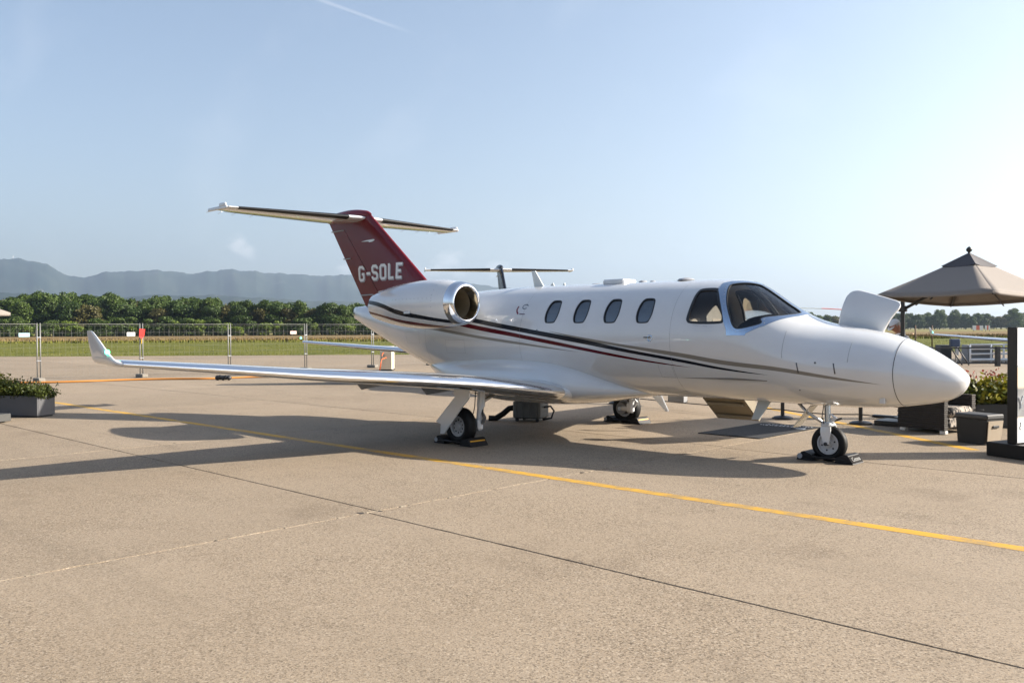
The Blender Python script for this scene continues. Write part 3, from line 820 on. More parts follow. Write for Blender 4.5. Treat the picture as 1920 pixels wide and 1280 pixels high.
# bullet at the top of the fin
prof = [(-4.90,.0),(-4.98,.05),(-5.12,.085),(-5.4,.115),(-5.8,.12),(-6.2,.10),(-6.45,.06),(-6.58,.005)]
xs = np.linspace(-6.58, -4.90, 30); rs = np.maximum(nspl([p[0] for p in prof][::-1], [p[1] for p in prof][::-1], xs), .003)
rr = [[(x, r_*math.cos(t), 4.05+.02*math.sin(math.pi*(x+6.58)/1.68)+r_*1.08*math.sin(t)) for t in np.linspace(0, 2*math.pi, 24, endpoint=False)] for x, r_ in zip(xs, rs)]
MB().loft(rr, True, True).build('fin_cap', M_RED, fin, True)
# tail cone end
# registration letters
LET = {'G': [[(.6,.8),(.6,.88),(.48,1),(.12,1),(0,.88),(0,.12),(.12,0),(.48,0),(.6,.12),(.6,.45),(.34,.45)]], '-': [[(-.04,.47),(.46,.47)]],
       'S': [[(.6,.78),(.6,.88),(.48,1),(.12,1),(0,.88),(0,.64),(.12,.53),(.48,.47),(.6,.36),(.6,.12),(.48,0),(.12,0),(0,.12),(0,.22)]],
       'O': ['c', [(.12,0),(.48,0),(.6,.12),(.6,.88),(.48,1),(.12,1),(0,.88),(0,.12)]], 'L': [[(0,1.09),(0,0),(.52,0)]], 'E': [[(.55,1),(0,1),(0,0),(.55,0)],[(0,.5),(.44,.5)]]}
def fin_y(x, z):
    a, b = fin_le(z), fin_te(z); c = min(max((a-x)/(a-b), .001), 1); t = .095
    return -(a-b)*5*t*(.2969*math.sqrt(c)-.1260*c-.3516*c*c+.2843*c**3-.1036*c**4)
def fin_letters(dx, dz, w, material, off, name):
    h_ = .262; x0 = -5.285
    for ch, ux in zip('G-SOLE', (0, .95, 1.64, 2.58, 3.52, 4.32)):
        S_ = LET[ch]; closed = S_[0] == 'c'
        m = MB()
        for pl in (S_[1:] if closed else S_):
            for q in stroke([Vector((p[0]*.92, p[1])) for p in pl], w, closed):
                P = []
                for a in q:
                    X, Z = x0+dx+(ux+a.x)*h_*1.17, 2.722+dz+a.y*h_
                    P.append((X, fin_y(X, Z)-off, Z))
                m.add(P, [(0, 1, 2, 3)])
        m.build(name, material, fin, fix=False)
M_LET = mat('letter_white', (.78, .78, .77), .35); M_LETS = mat('letter_shade', (.30, .27, .28), .4)
fin_letters(.022, -.018, .25, M_LETS, .004, 'registration_letter_edge')
fin_letters(0, 0, .20, M_LET, .007, 'registration_letter')
# slim badge on the fin
P = [(-5.16, 3.50), (-4.95, 3.518), (-4.72, 3.525), (-4.68, 3.505), (-4.76, 3.475), (-4.86, 3.472), (-4.90, 3.492)]
MB().add([(x, fin_y(x, z)-.006, z) for x, z in P], [tuple(range(len(P)))]).build('fin_badge', mat('silver_badge', (.7, .68, .66), .3, .5), fin, fix=False)
# curved dark strokes on the white base
for pts, yv in (([(-4.88,2.225),(-4.80,2.285),(-4.64,2.33),(-4.45,2.352),(-4.25,2.36)], None),):
    q = stroke([Vector(p) for p in pts], .035); m = MB()
    for s_ in q: m.add([(a.x, fin_y(a.x, a.y)-.006, a.y) for a in s_], [(0, 1, 2, 3)])
    m.build('base_stroke', M_BLACKPAINT, fin, fix=False)
# stabilisers
SSEC = [(.05,-5.03,1.42,.10),(.3,-5.06,1.36,.10),(2.60,-5.385,.80,.09),(2.86,-5.42,.75,.08)]
def ssec(y):
    a = [s[0] for s in SSEC]; return [float(np.interp(y, a, [s[k] for s in SSEC])) for k in (1, 2, 3)]
def stab(side):
    def sl(ys, c0, c1, e=0.0):
        rings = []
        for y in ys:
            xl, ch, t = ssec(y)
            sym = lambda x: 5*t*(.2969*math.sqrt(x)-.1260*x-.3516*x*x+.2843*x**3-.1036*x**4)
            if c0 == 0:
                q = c1*(1-np.cos(np.linspace(0, 1, 14)*math.pi/2)); P = [(x, sym(x)) for x in q[::-1]]+[(x, -sym(x)) for x in q[1:]]
            else:
                q = np.linspace(c0, c1, 6); P = [(x, sym(x)) for x in q[::-1]]+[(x, -sym(x)) for x in q]
            rings.append([(xl-x*ch+e*(1 if x < .02 else 0), side*y, 3.985+yy*ch+math.copysign(e, yy) if e else 3.985+yy*ch) for x, yy in P])
        return rings
    YY = [.05, .3, .9, 1.5, 2.1, 2.60, 2.84]
    st = MB().loft(sl(YY, 0, .66), True, True).build('stabilizer', M_WHITE, jet, True, 40)
    MB().loft(sl([.42, .9, 1.5, 2.1, 2.66], 0, .085, .004), False).build('deicing_boot', M_BOOT, st, True)
    MB().loft(sl([.22, .9, 1.5, 2.1, 2.56], .668, 1.0), True, True).build('elevator', M_WHITE, st, True, 40)
    xl, ch, t = ssec(2.86)
    MB().box((xl-ch*1.02, min(side*2.845, side*2.885), 3.955), (xl-ch*.05, max(side*2.845, side*2.885), 4.02), .015).box((xl-.42*ch, min(side*2.84, side*2.89), 4.0), (xl-.10*ch, max(side*2.84, side*2.89), 4.075), .02).build('elevator_horn', M_WHITE, st)
    for y in (1.9, 2.3, 2.6, 2.84):
        xl, ch, t = ssec(y)
        MB().tube([(xl-ch*.99, side*y, 3.985), (xl-ch*.99-.13, side*(y+.01), 3.955)], .004, 4).build('static_wick', M_STEEL, st)
stab(-1); stab(1)

# ------------------------------------------------------------------ landing gear
def wheel(center, r, rim_r, w, name, side, parent, holes=8):
    y = center[1]; o = empty(name, center); o.parent = parent
    k = w/2
    prof = [(-k*.72, rim_r), (-k*.95, rim_r+.02), (-k, r*.72), (-k*.93, r*.88), (-k*.66, r*.97), (-k*.3, r), (k*.3, r), (k*.66, r*.97), (k*.93, r*.88), (k, r*.72), (k*.95, rim_r+.02), (k*.72, rim_r)]
    MB().lathe(prof, (0, 0, 0), (0, 1, 0), 40).build('tyre', M_RUBBER, o, True, 60)
    hub = [(-k*.72, rim_r+.002), (-k*.86, rim_r), (-k*.86, rim_r*.88), (-k*.55, rim_r*.84), (-k*.5, rim_r*.42), (-k*.85, rim_r*.38), (-k*.88, rim_r*.15), (-k*.88, .0005)]
    MB().lathe(hub+[(-a, b) for a, b in hub[::-1]], (0, 0, 0), (0, 1, 0), 36).build('rim', mat('wheel_paint', (.42, .42, .43), .4), o, True, 30)
    for s_ in (-1, 1):
        for q in range(holes):
            a = 2*math.pi*q/holes+.3; rr_ = rim_r*.63
            MB().lathe([(-.004, rim_r*.085), (.004, rim_r*.085), (.004, .0001)], (rr_*math.cos(a), s_*k*.525, rr_*math.sin(a)), (0, s_, 0), 10).build('rim_hole', M_DARK, o)
    return o
def main_gear(side):
    y = side*2.0; s = side
    wheel((0.0, side*2.02, .265), .277, .150, .19, 'main_wheel', side, jet, 10)
    yi = side*1.86
    leg = MB().tube([(.28, yi, .80), (.255, yi, .56)], .062, 14).tube([(.255, yi, .57), (.225, yi, .36)], .050, 14).build('main_gear_leg', M_WHITE, jet, True, 40)
    MB().box((.13, yi-.055, .20), (.275, yi+.055, .38), .03).build('leg_knuckle', M_WHITE, leg)
    MB().tube([(.20, yi, .27), (.0, yi, .265)], .045, 12).build('trailing_link', M_WHITE, leg, True, 40)
    MB().tube([(0, yi-.06*s, .265), (0, side*2.10, .265)], .035, 12).build('axle', M_STEEL, leg, True, 40)
    MB().prism([(.275, yi-.02, .50), (.36, yi-.02, .40), (.30, yi-.02, .30), (.27, yi-.02, .31), (.32, yi-.02, .40), (.265, yi-.02, .47)], (0, .04, 0)).build('torque_link', M_STEEL, leg)
    MB().tube([(.20, yi+.05*s, .78), (.19, yi+.06*s, .55), (.15, yi+.07*s, .40), (.06, yi+.05*s, .33)], .007, 6).build('hydraulic_line', M_DARK, leg, True)
    MB().tube([(.29, yi, .52), (.33, yi+.02*s, .44), (.30, yi, .33), (.22, yi, .27)], .009, 6).build('brake_hose', M_DARK, leg, True)
    MB().tube([(.22, yi, .60), (.02, side*1.35, .70)], .03, 10).build('side_brace', M_STEEL, leg, True)
    MB().lathe([(-.05, .11), (.05, .11), (.05, .0001)], (0, side*1.9, .265), (0, -s, 0), 20, True).build('brake_pack', mat('brake_metal', (.25, .24, .23), .5, .8), leg, True, 30)
    pl = [(.10,.83),(.28,.85),(.39,.83),(.435,.79),(.435,.735),(.40,.68),(.27,.57),(-.12,.16),(-.20,.155),(-.19,.30),(-.30,.33),(.13,.72),(.10,.76)]
    d = MB().prism([(x, side*2.235, z) for x, z in pl], (0, side*.02, 0)).build('gear_door', M_WHITE, jet)
main_gear(-1); main_gear(1)
# port inner door hanging ahead of the wheel, and a small drain box under the belly
MB().prism([(1.16, 1.40, .62), (.93, 1.40, .62), (1.27, 1.40, .32), (1.32, 1.40, .33)], (.01, .012, 0)).build('inner_gear_door', M_WHITE, jet)
MB().box((1.90, .54, .565), (2.19, .66, .68), .01).build('belly_drain_box', M_GREYPAINT, jet)
NX = 4.73
wheel((NX, .0, .225), .228, .138, .125, 'nose_wheel', -1, jet, 6)
st = MB().tube([(NX-.03, 0, .80), (NX-.02, 0, .47)], .038, 14).build('nose_gear_strut', M_FRAME, jet, True, 40)
for s in (-1, 1):
    P = [(NX-.075, s*.075, .44), (NX+.055, s*.075, .44), (NX+.06, s*.085, .36), (NX+.035, s*.085, .22), (NX-.03, s*.085, .215), (NX-.075, s*.085, .36)]
    MB().prism(P, (0, s*.018, 0)).build('fork_arm', M_WHITE, st)
MB().box((NX-.09, -.095, .425), (NX+.06, .095, .49), .03).build('fork_crown', M_WHITE, st)
MB().tube([(NX, -.125, .225), (NX, .125, .225)], .022, 12).build('axle', M_DARK, st, True, 40)
MB().tube([(NX-.06, .0, .47), (NX-.30, 0, .60), (NX-.42, 0, .72)], .022, 8).build('drag_link', M_STEEL, st, True)
MB().prism([(NX+.02, -.02, .60), (NX+.10, -.02, .55), (NX+.03, -.02, .48), (NX+.01, -.02, .50), (NX+.06, -.02, .55)], (0, .04, 0)).build('torque_link', M_STEEL, st)
MB().tube([(NX-.05, -.05, .72), (NX-.07, -.06, .56), (NX-.03, -.08, .46)], .006, 6).build('hydraulic_line', M_DARK, st, True)
MB().tube([(NX+.03, .06, .50), (NX+.13, .08, .545)], .012, 6).build('tow_lug', M_DARK, st, True)
# rear nose-gear door, bright inside
P = [(NX-.20, -.10, .69), (NX-.20, .10, .69), (NX-.44, .10, .40), (NX-.44, -.10, .40)]
MB().prism(P, (-.012, 0, .008)).build('rear_nose_gear_door', mat('door_inside', (.55, .53, .47), .25, .7), jet)
# ------------------------------------------------------------------ antennas, stair, baggage door
def blade(name, pts, thick, material):
    n = len(pts); return MB().prism([(x, -thick/2, z) for x, z in pts], (0, thick, 0)).build(name, material, jet)
blade('blade_antenna', [(-.44,2.67),(-.36,2.67),(-.15,2.38),(-.37,2.38)], .022, mat('antenna_grey', (.42, .46, .47), .4))
blade('blade_antenna', [(3.64,.455),(3.75,.46),(3.93,.72),(3.74,.72)], .02, MATS['antenna_grey'])
blade('fin_antenna', [(.02,2.45),(.04,2.45),(.07,2.39),(-.04,2.39)], .012, MATS['antenna_grey'])
blade('fin_antenna', [(.27,2.44),(.29,2.44),(.31,2.39),(.24,2.39)], .012, MATS['antenna_grey'])
MB().box((1.20, -.17, 2.36), (1.60, .17, 2.445), .02).build('roof_antenna', M_WHITE, jet)
for x, r_, h_ in ((2.60, .13, .035), (1.84, .07, .03), (.98, .12, .022), (2.02, .05, .02)):
    MB().lathe([(0, r_), (h_*.6, r_*.8), (h_, r_*.3), (h_, .0005)], (x, 0, 2.385), (0, 0, 1), 20).build('roof_puck_antenna', M_GREYPAINT, jet, True)
# entry stair folded down on the port side
st_ = empty('airstair', (2.7, .80, .70)); st_.parent = jet
Ms = Matrix.Rotation(R(-38), 4, 'X')
MB().box((-.34, 0, -.035), (.34, .62, .0), .01, Ms).build('stair_panel', mat('stair_tan', (.20, .17, .12), .6), st_)
for k in range(2):
    c = Ms @ Vector((0, .25+.33*k, .0))
    MB().box((-.30, c.y-.13, c.z-.02), (.30, c.y+.13, c.z+.03), .008).build('stair_step', MATS['stair_tan'], st_)
for x in (-.35, .35):
    MB().prism([tuple(Ms @ Vector((x, y, z))) for y, z in ((0, -.04), (.62, -.04), (.62, .09), (.0, .16))], (.012, 0, 0)).build('stair_side', MATS['stair_tan'], st_)
# upper door half swung up against the port side
MB().tube([(2.35, .83, 1.0), (2.42, 1.05, .62)], .012, 6).build('stair_cable', M_STEEL, st_).matrix_parent_inverse = Matrix.Translation((-2.7, -.80, -.70))
# baggage door of the nose, swung up about its hinge near the spine
hinge_a, hinge_b = None, None
nI, nJ = 40, 24; G = []
for i in range(nI):
    u = i/(nI-1); row = []
    du = min(u/.20, (1-u)/.16, 1.0); vmax = 1-.26*(1-math.sqrt(max(0, 1-(1-du)**2)))
    for j in range(nJ):
        v = vmax*j/(nJ-1); x = 4.72+.58*u+.13*v*u; t = R(63)-R(50)*v
        tp, bt, w = hull_profile(np.array([XN-x])); zc, hh = (tp[0]+bt[0])/2, (tp[0]-bt[0])/2
        eu = 2/float(nose_exp(XN-x)); row.append(Vector((x, (w[0]+.004)*spow(math.cos(t), eu), zc+(hh+.004)*spow(math.sin(t), eu))))
    G.append(row)
A, B = G[0][0].copy(), G[-1][0].copy(); ax = (B-A).normalized()
Rm = Matrix.Translation(A) @ Matrix.Rotation(R(122), 4, ax) @ Matrix.Translation(-A)
mb = MB(); mb.v = [tuple(Rm @ p) for row in G for p in row]
mb.f = [(i*nJ+j, (i+1)*nJ+j, (i+1)*nJ+j+1, i*nJ+j+1) for i in range(nI-1) for j in range(nJ-1)]
bd = mb.build('baggage_door', M_WHITE, jet, True)
md = bd.modifiers.new('thick', 'SOLIDIFY'); md.thickness = .035; md.offset = -1
MB().tube([tuple(A+Vector((0, -.015, .006))), tuple(B+Vector((0, -.015, .006)))], .010, 8).build('door_hinge', M_FRAME, bd, True)
for k in (8, 30):
    q = G[k][0]; MB().box((q.x-.035, q.y-.05, q.z-.012), (q.x+.035, q.y+.01, q.z+.022), .006).build('hinge_bracket', M_STEEL, bd)
hx = [tuple(p) for p in [G[i][0]+Vector((0, -.012, .004)) for i in range(nI)]]
MB().tube(hx, .005, 5).build('baggage_sill', M_DARK, fuselage, True)
# ------------------------------------------------------------------ ground
def ground_mat(name, kind):
    m = bpy.data.materials.new(name); m.use_nodes = True; g = NT(m); b = g.n['Principled BSDF']
    geo = g.n.new('ShaderNodeNewGeometry'); pos = geo.outputs['Position']
    if kind == 'concrete':
        big = g.noise(pos, .16, 5, .6); mid = g.noise(pos, 1.1, 6, .65); fine = g.noise(pos, 80.0, 3, .7); grit = g.noise(pos, 190.0, 2, .5)
        col = g.mix(g.smooth(big, .3, .7), (0.234, 0.186, 0.133), (0.271, 0.219, 0.162))
        col = g.mix(g.math('MULTIPLY', g.smooth(mid, .48, .72), .38), col, (0.174, 0.136, 0.096))
        col = g.mix(g.math('MULTIPLY', g.smooth(mid, .22, .40, 1, 0), .30), col, (0.317, 0.266, 0.202))
        mp = g.n.new('ShaderNodeMapping'); mp.inputs['Scale'].default_value = (.12, 1.6, 1); g.l.new(pos, mp.inputs[0])
        strk = g.noise(mp.outputs[0], 1.0, 5, .6)
        col = g.mix(g.math('MULTIPLY', g.smooth(strk, .50, .78), .45), col, (0.149, 0.121, 0.088))
        pat = g.noise(pos, .42, 7, .7); col = g.mix(g.math('MULTIPLY', g.smooth(pat, .56, .66), .40), col, (0.145, 0.112, 0.080)); col = g.mix(g.math('MULTIPLY', g.smooth(pat, .28, .40, 1, 0), .35), col, (0.346, 0.286, 0.215))
        rnd = g.n.new('ShaderNodeObjectInfo')
        sh = g.n.new('ShaderNodeVectorMath'); sh.operation = 'SCALE'; g.l.new(col, sh.inputs[0])
        g.l.new(g.math('ADD', .87, g.math('MULTIPLY', rnd.outputs['Random'], .22)), sh.inputs['Scale']); col = sh.outputs[0]
        # exposed aggregate: light and dark grains
        vo = g.n.new('ShaderNodeTexVoronoi'); vo.inputs['Scale'].default_value = 120.0; g.l.new(pos, vo.inputs['Vector'])
        bw = g.n.new('ShaderNodeSeparateColor'); g.l.new(vo.outputs['Color'], bw.inputs[0])
        zone = g.smooth(g.noise(pos, .55, 4, .6), .30, .70, .50, .95)
        col = g.mix(g.math('MULTIPLY', g.smooth(bw.outputs[0], .80, .9), g.math('MULTIPLY', zone, .8)), col, (0.066, 0.048, 0.032))
        col = g.mix(g.math('MULTIPLY', g.smooth(bw.outputs[1], .78, .9), g.math('MULTIPLY', zone, .55)), col, (0.385, 0.302, 0.205))
        col = g.mix(g.math('MULTIPLY', g.smooth(fine, .50, .68), .55), col, (0.157, 0.109, 0.068))
        v2 = g.n.new('ShaderNodeTexVoronoi'); v2.inputs['Scale'].default_value = 90.0; g.l.new(pos, v2.inputs['Vector']); b2 = g.n.new('ShaderNodeSeparateColor'); g.l.new(v2.outputs['Color'], b2.inputs[0])
        col = g.mix(g.math('MULTIPLY', g.smooth(b2.outputs[2], .84, .90), g.math('MULTIPLY', zone, .60)), col, (0.059, 0.045, 0.032)); col = g.mix(g.math('MULTIPLY', g.smooth(b2.outputs[1], .88, .94), g.math('MULTIPLY', zone, .6)), col, (0.398, 0.337, 0.262))
        stain = g.n.new('ShaderNodeTexVoronoi'); stain.inputs['Scale'].default_value = .9; g.l.new(pos, stain.inputs['Vector'])
        col = g.mix(g.smooth(stain.outputs['Distance'], .012, .035, .55, 0), col, (0.053, 0.036, 0.024))
        g.l.new(col, b.inputs['Base Color']); b.inputs['Roughness'].default_value = .85; sock(b, 'Specular IOR Level', .25)
        bp = g.n.new('ShaderNodeBump'); bp.inputs['Strength'].default_value = .30; bp.inputs['Distance'].default_value = .004
        g.l.new(g.math('ADD', g.math('ADD', fine, g.math('MULTIPLY', grit, .5)), g.math('MULTIPLY', vo.outputs['Distance'], .5)), bp.inputs['Height']); g.l.new(bp.outputs[0], b.inputs['Normal'])
    elif kind == 'grass':
        big = g.noise(pos, .02, 5, .6); mid = g.noise(pos, .25, 5, .6); fine = g.noise(pos, 3.0, 5, .7)
        dx = g.n.new('ShaderNodeVectorMath'); dx.operation = 'DOT_PRODUCT'; g.l.new(pos, dx.inputs[0]); dx.inputs[1].default_value = (-.70, .714, 0)
        # mown green strip by the apron, then tall meadow in seed
        dist = g.math('ADD', dx.outputs['Value'], g.math('MULTIPLY', g.math('SUBTRACT', big, .5), 16.0))
        green = g.mix(g.smooth(mid, .3, .7), (.070, .080, .014), (.125, .125, .024))
        mead = g.mix(g.smooth(mid, .3, .7), (.135, .095, .040), (.18, .128, .058))
        col = g.mix(g.smooth(dist, 128, 160), green, mead)
        col = g.mix(g.smooth(dist, 330, 420), col, g.mix(big, (.12, .13, .035), (.22, .17, .075)))
        sc_ = g.n.new('ShaderNodeVectorMath'); sc_.operation = 'SCALE'; g.l.new(col, sc_.inputs[0]); g.l.new(g.math('ADD', .7, g.math('MULTIPLY', fine, .6)), sc_.inputs['Scale'])
        g.l.new(sc_.outputs[0], b.inputs['Base Color']); b.inputs['Roughness'].default_value = .95; sock(b, 'Specular IOR Level', .1)
    elif kind == 'yellow':
        mid = g.noise(pos, 2.6, 6, .7); fine = g.noise(pos, 60, 3, .6)
        wear = g.math('MULTIPLY', g.smooth(g.math('ADD', mid, g.math('MULTIPLY', fine, .35)), .60, .80), .85)
        col = g.mix(wear, (.50, .27, .010), (.25, .175, .08))
        col = g.mix(g.math('MULTIPLY', g.smooth(g.noise(pos, .7, 3), .62, .75), .45), col, (.20, .11, .03))
        g.l.new(col, b.inputs['Base Color']); b.inputs['Roughness'].default_value = .7
        bp = g.n.new('ShaderNodeBump'); bp.inputs['Strength'].default_value = .4; bp.inputs['Distance'].default_value = .004; g.l.new(fine, bp.inputs['Height']); g.l.new(bp.outputs[0], b.inputs['Normal'])
    MATS[name] = m
    return m
M_CONC = ground_mat('apron_concrete', 'concrete'); M_GRASS = ground_mat('airfield_grass', 'grass'); M_YEL = ground_mat('yellow_marking', 'yellow')
M_JOINT = mat('joint_filler', (.035, .028, .022), .9)
M_SPALL = mat('crumbled_joint', (.26, .215, .155), .95, var=.35, vscale=25, bump=.8, bscale=60)
FWD = Vector((-.7014, .7128, 0)); RGT = Vector((.7128, .7014, 0))      # away from the terminal side / along the apron edge

gp = []
nr, na = 40, 96
V = [(0, 0, -.09)]; F = []
radii = np.concatenate([np.linspace(20, 200, 8), np.geomspace(300, 15500, 22)])
for r_ in radii:
    for k in range(na):
        a = 2*math.pi*k/na; V.append((r_*math.cos(a), r_*math.sin(a), -.09))
for k in range(na): F.append((0, 1+k, 1+(k+1) % na))
for i in range(len(radii)-1):
    for k in range(na): F.append((1+i*na+k, 1+(i+1)*na+k, 1+(i+1)*na+(k+1) % na, 1+i*na+(k+1) % na))
me = bpy.data.meshes.new('airfield_ground'); me.from_pydata(V, [], F); me.materials.append(M_GRASS); me.update()
tag(link('airfield_ground', me), kind='structure')
# apron: a bed of joint filler with concrete slabs laid in it
def apron_corner(l, d): return Vector((9.68, -10.78, 0)) + RGT*l + FWD*d
def ribbon(name, pts, z, material, parent=None):
    o = MB().add([(p.x, p.y, z) for p in pts], [tuple(range(len(pts)))]).build(name, material, parent, fix=True); return o
bed = MB().prism([tuple(apron_corner(l, d)+Vector((0, 0, -.08))) for l, d in ((-260, -60), (260, -60), (260, 61.5), (-260, 61.5))], (0, 0, .055)).build('apron', M_JOINT)
tag(bed, kind='structure')
XJ = [3.02+6.27*k for k in range(-14, 6)]; YJ = [-5.87+6.12*k for k in range(-5, 14)]
apron_edge = apron_corner(0, 61.3)
def slab_ok(cx, cy):
    d = (Vector((cx, cy, 0))-Vector((9.68, -10.78, 0))); return d.dot(FWD) < 61.3-4.6 and abs(d.dot(RGT)) < 75
def clip_poly(P):
    """keep the part nearer than the grass edge"""
    out = []
    for i in range(len(P)):
        a, b = P[i], P[(i+1) % len(P)]; da, db = (a-apron_edge).dot(FWD), (b-apron_edge).dot(FWD)
        if da <= 0: out.append(a)
        if (da < 0) != (db < 0): out.append(a+(b-a)*(da/(da-db)))
    return out
slab_mesh = {}
n_slab = 0
for i in range(len(XJ)-1):
    for j in range(len(YJ)-1):
        x0, x1, y0, y1 = XJ[i], XJ[i+1], YJ[j], YJ[j+1]; sh_ = .055 if i < 14 else -.055; y0 += sh_; y1 += sh_; cx, cy = (x0+x1)/2, (y0+y1)/2
        d = Vector((cx, cy, 0))-Vector((9.68, -10.78, 0))
        dep, lat = d.dot(FWD), d.dot(RGT)
        if dep < -6 or abs(lat) > max(14, dep*.72+9) or dep > 70: continue
        near = dep < 22 and abs(lat) < 14
        P = [Vector((x0, y0, 0)), Vector((x1, y0, 0)), Vector((x1, y1, 0)), Vector((x0, y1, 0))]
        gx, gy = .006, .0075
        if near:
            rr_ = random.Random(i*31+j)
            def edge(a, b, nrm, gap, amp):
                n = 46; out = []
                for q in range(n):
                    t = q/n; p = a.lerp(b, t); w_ = gap+amp*rr_.random()**3*(1 if 0 < q else 0); out.append(p+nrm*w_)
                return out
            jx, jy = .020, .006
            P2 = edge(P[0]+Vector((gx, 0, 0)), P[1]-Vector((gx, 0, 0)), Vector((0, 1, 0)), gy, jy)+edge(P[1]+Vector((0, gy, 0)), P[2]-Vector((0, gy, 0)), Vector((-1, 0, 0)), gx, jx)
            P2 += edge(P[2]-Vector((gx, 0, 0)), P[3]+Vector((gx, 0, 0)), Vector((0, -1, 0)), gy, jy)+edge(P[3]-Vector((0, gy, 0)), P[0]+Vector((0, gy, 0)), Vector((1, 0, 0)), gx, jx)
            tilt = rr_.uniform(-.0006, .0)
            mb = MB(); n = len(P2); c = Vector((cx, cy, 0)); top = [p+(c-p).normalized()*.004 for p in P2]
            mb.add([(p.x, p.y, -.05) for p in P2]+[(p.x, p.y, -.004) for p in P2]+[(p.x, p.y, tilt) for p in top], [(k, (k+1) % n, (k+1) % n+n, k+n) for k in range(n)]+[(k+n, (k+1) % n+n, (k+1) % n+2*n, k+2*n) for k in range(n)]+[tuple(range(2*n, 3*n))])
            mb.build('concrete_slab', M_CONC, bed)
        else:
            Q = clip_poly([Vector((x0+gx, y0+gy, 0)), Vector((x1-gx, y0+gy, 0)), Vector((x1-gx, y1-gy, 0)), Vector((x0+gx, y1-gy, 0))])
            if len(Q) < 3: continue
            if len(Q) == 4 and dep < 50:
                if 'full' not in slab_mesh:
                    hx, hy = 6.27/2-gx, 6.12/2-gy
                    slab_mesh['full'] = MB().box((-hx, -hy, -.05), (hx, hy, 0), .004).fixed().mesh('concrete_slab', M_CONC)
                o = link('concrete_slab', slab_mesh['full'], bed); o.location = (cx, cy, -random.random()*.0006)
            else:
                MB().prism([tuple(p+Vector((0, 0, -.05))) for p in Q], (0, 0, .05)).build('concrete_slab', M_CONC, bed)
        n_slab += 1
# the rest of the paved area, too far off or aside to tell slabs apart
for nm, poly in (('apron_edge_paving', ((-260, -60), (-20, -60), (-62, 61.3), (-260, 61.3))), ('apron_edge_paving', ((20, -60), (260, -60), (260, 61.3), (62, 61.3)))):
    MB().prism([tuple(apron_corner(l, d)+Vector((0, 0, -.05))) for l, d in poly], (0, 0, .040)).build(nm, M_CONC, bed)
# crumbled filler standing in the cross joints near the camera
for xj in (XJ[14], XJ[13]):
    rr_ = random.Random(int(xj*10)+50)
    for y0, y1 in ((-12.0, -5.9), (-5.85, .22), (.27, 6.3)):
        y = y0; mb = MB()
        while y < y1:
            ln = rr_.uniform(.015, .09); h_ = rr_.uniform(-.012, .004); w_ = rr_.uniform(.006, .018); dx = rr_.uniform(-.006, .006)
            if rr_.random() < .55: mb.box((xj+dx-w_, y, -.03), (xj+dx+w_, min(y+ln, y1), h_), .003)
            y += ln*rr_.uniform(1.0, 1.5)
        o = mb.build('joint_crumbs', M_SPALL, bed, fix=False); o['kind'] = 'stuff'
# chips broken out of the slab edges
rc_ = random.Random(3)
for x, y, r_ in ((2.99, -5.98, .05), (3.05, -5.80, .03), (3.04, -4.3, .026), (3.0, -2.82, .035), (3.02, -7.42, .022), (-3.27, -4.9, .025), (3.05, -1.5, .02)):
    P = [(x+r_*rc_.uniform(.6, 1.1)*math.cos(a), y+r_*.8*rc_.uniform(.6, 1.1)*math.sin(a), .0012) for a in np.linspace(0, 6.28, 9, endpoint=False)]
    MB().add(P, [tuple(range(9))]).build('chipped_spot', M_JOINT, bed)
# painted lines
def painted(name, pts, width, parent):
    P = [Vector((*p, 0)) for p in pts]
    for q in stroke([p.xy for p in P], width): pass
    mb = MB()
    for q in stroke([p.xy for p in P], width): mb.add([(a.x, a.y, .0012) for a in q], [(0, 1, 2, 3)])
    o = mb.build(name, M_YEL, parent, fix=True); return o
painted('taxi_line', [(-70, -3.40), (-30, -3.42), (-12.5, -3.42), (3, -3.335), (8, -3.30), (30, -3.25)], .155, bed)
painted('taxi_line', [(-9.0, 13.5), (-.85, 7.29), (5.75, 2.27)], .17, bed)

# ------------------------------------------------------------------ mountains
def ridge(name, pts, dist, depth, seed, material, zbase=-30):
    """pts: (bearing from the apron heading in radians, crest height); a rugged slope with real depth"""
    rr_ = np.random.default_rng(seed); B = np.linspace(pts[0][0], pts[-1][0], 520)
    H = nspl([p[0] for p in pts], [p[1] for p in pts], B)
    for oct_, amp in ((30, .022), (75, .014), (150, .010), (310, .006), (560, .004)):
        ph = rr_.uniform(0, 6.28, 3); H = H*(1+amp*np.sin(B*oct_*2+ph[0])*np.sin(B*oct_*1.3+ph[1]))
    V, F = [], []; n = 14
    ph = rr_.uniform(0, 6.28, 8)
    for i, b in enumerate(B):
        for k in range(n):
            t = k/(n-1)
            spur = math.sin(b*55+ph[0]+5*t)*.5+math.sin(b*130+ph[1]-7*t)*.35+math.sin(b*23+ph[2]+4*t)*.4+math.sin(b*260+ph[3]+9*t)*.2
            d = dist+depth*(t-.65)+depth*.05*spur*math.sin(math.pi*t)
            h_ = (H[i]+30)*(math.sin(min(t/.72, 1)*math.pi/2)**1.35 if t < .72 else 1-.7*((t-.72)/.28)**1.5)+zbase
            h_ += (H[i]*.015)*spur*math.sin(math.pi*min(t/.72, 1))
            p = Vector((9.68, -10.78, 0))+(FWD*math.cos(b)+RGT*math.sin(b))*d; V.append((p.x, p.y, h_))
    for i in range(len(B)-1):
        for k in range(n-1): F.append((i*n+k, (i+1)*n+k, (i+1)*n+k+1, i*n+k+1))
    me = bpy.data.meshes.new(name); me.from_pydata(V, [], F); me.materials.append(material)
    me.polygons.foreach_set('use_smooth', [True]*len(me.polygons)); me.update()
    return tag(link(name, me), kind='structure')
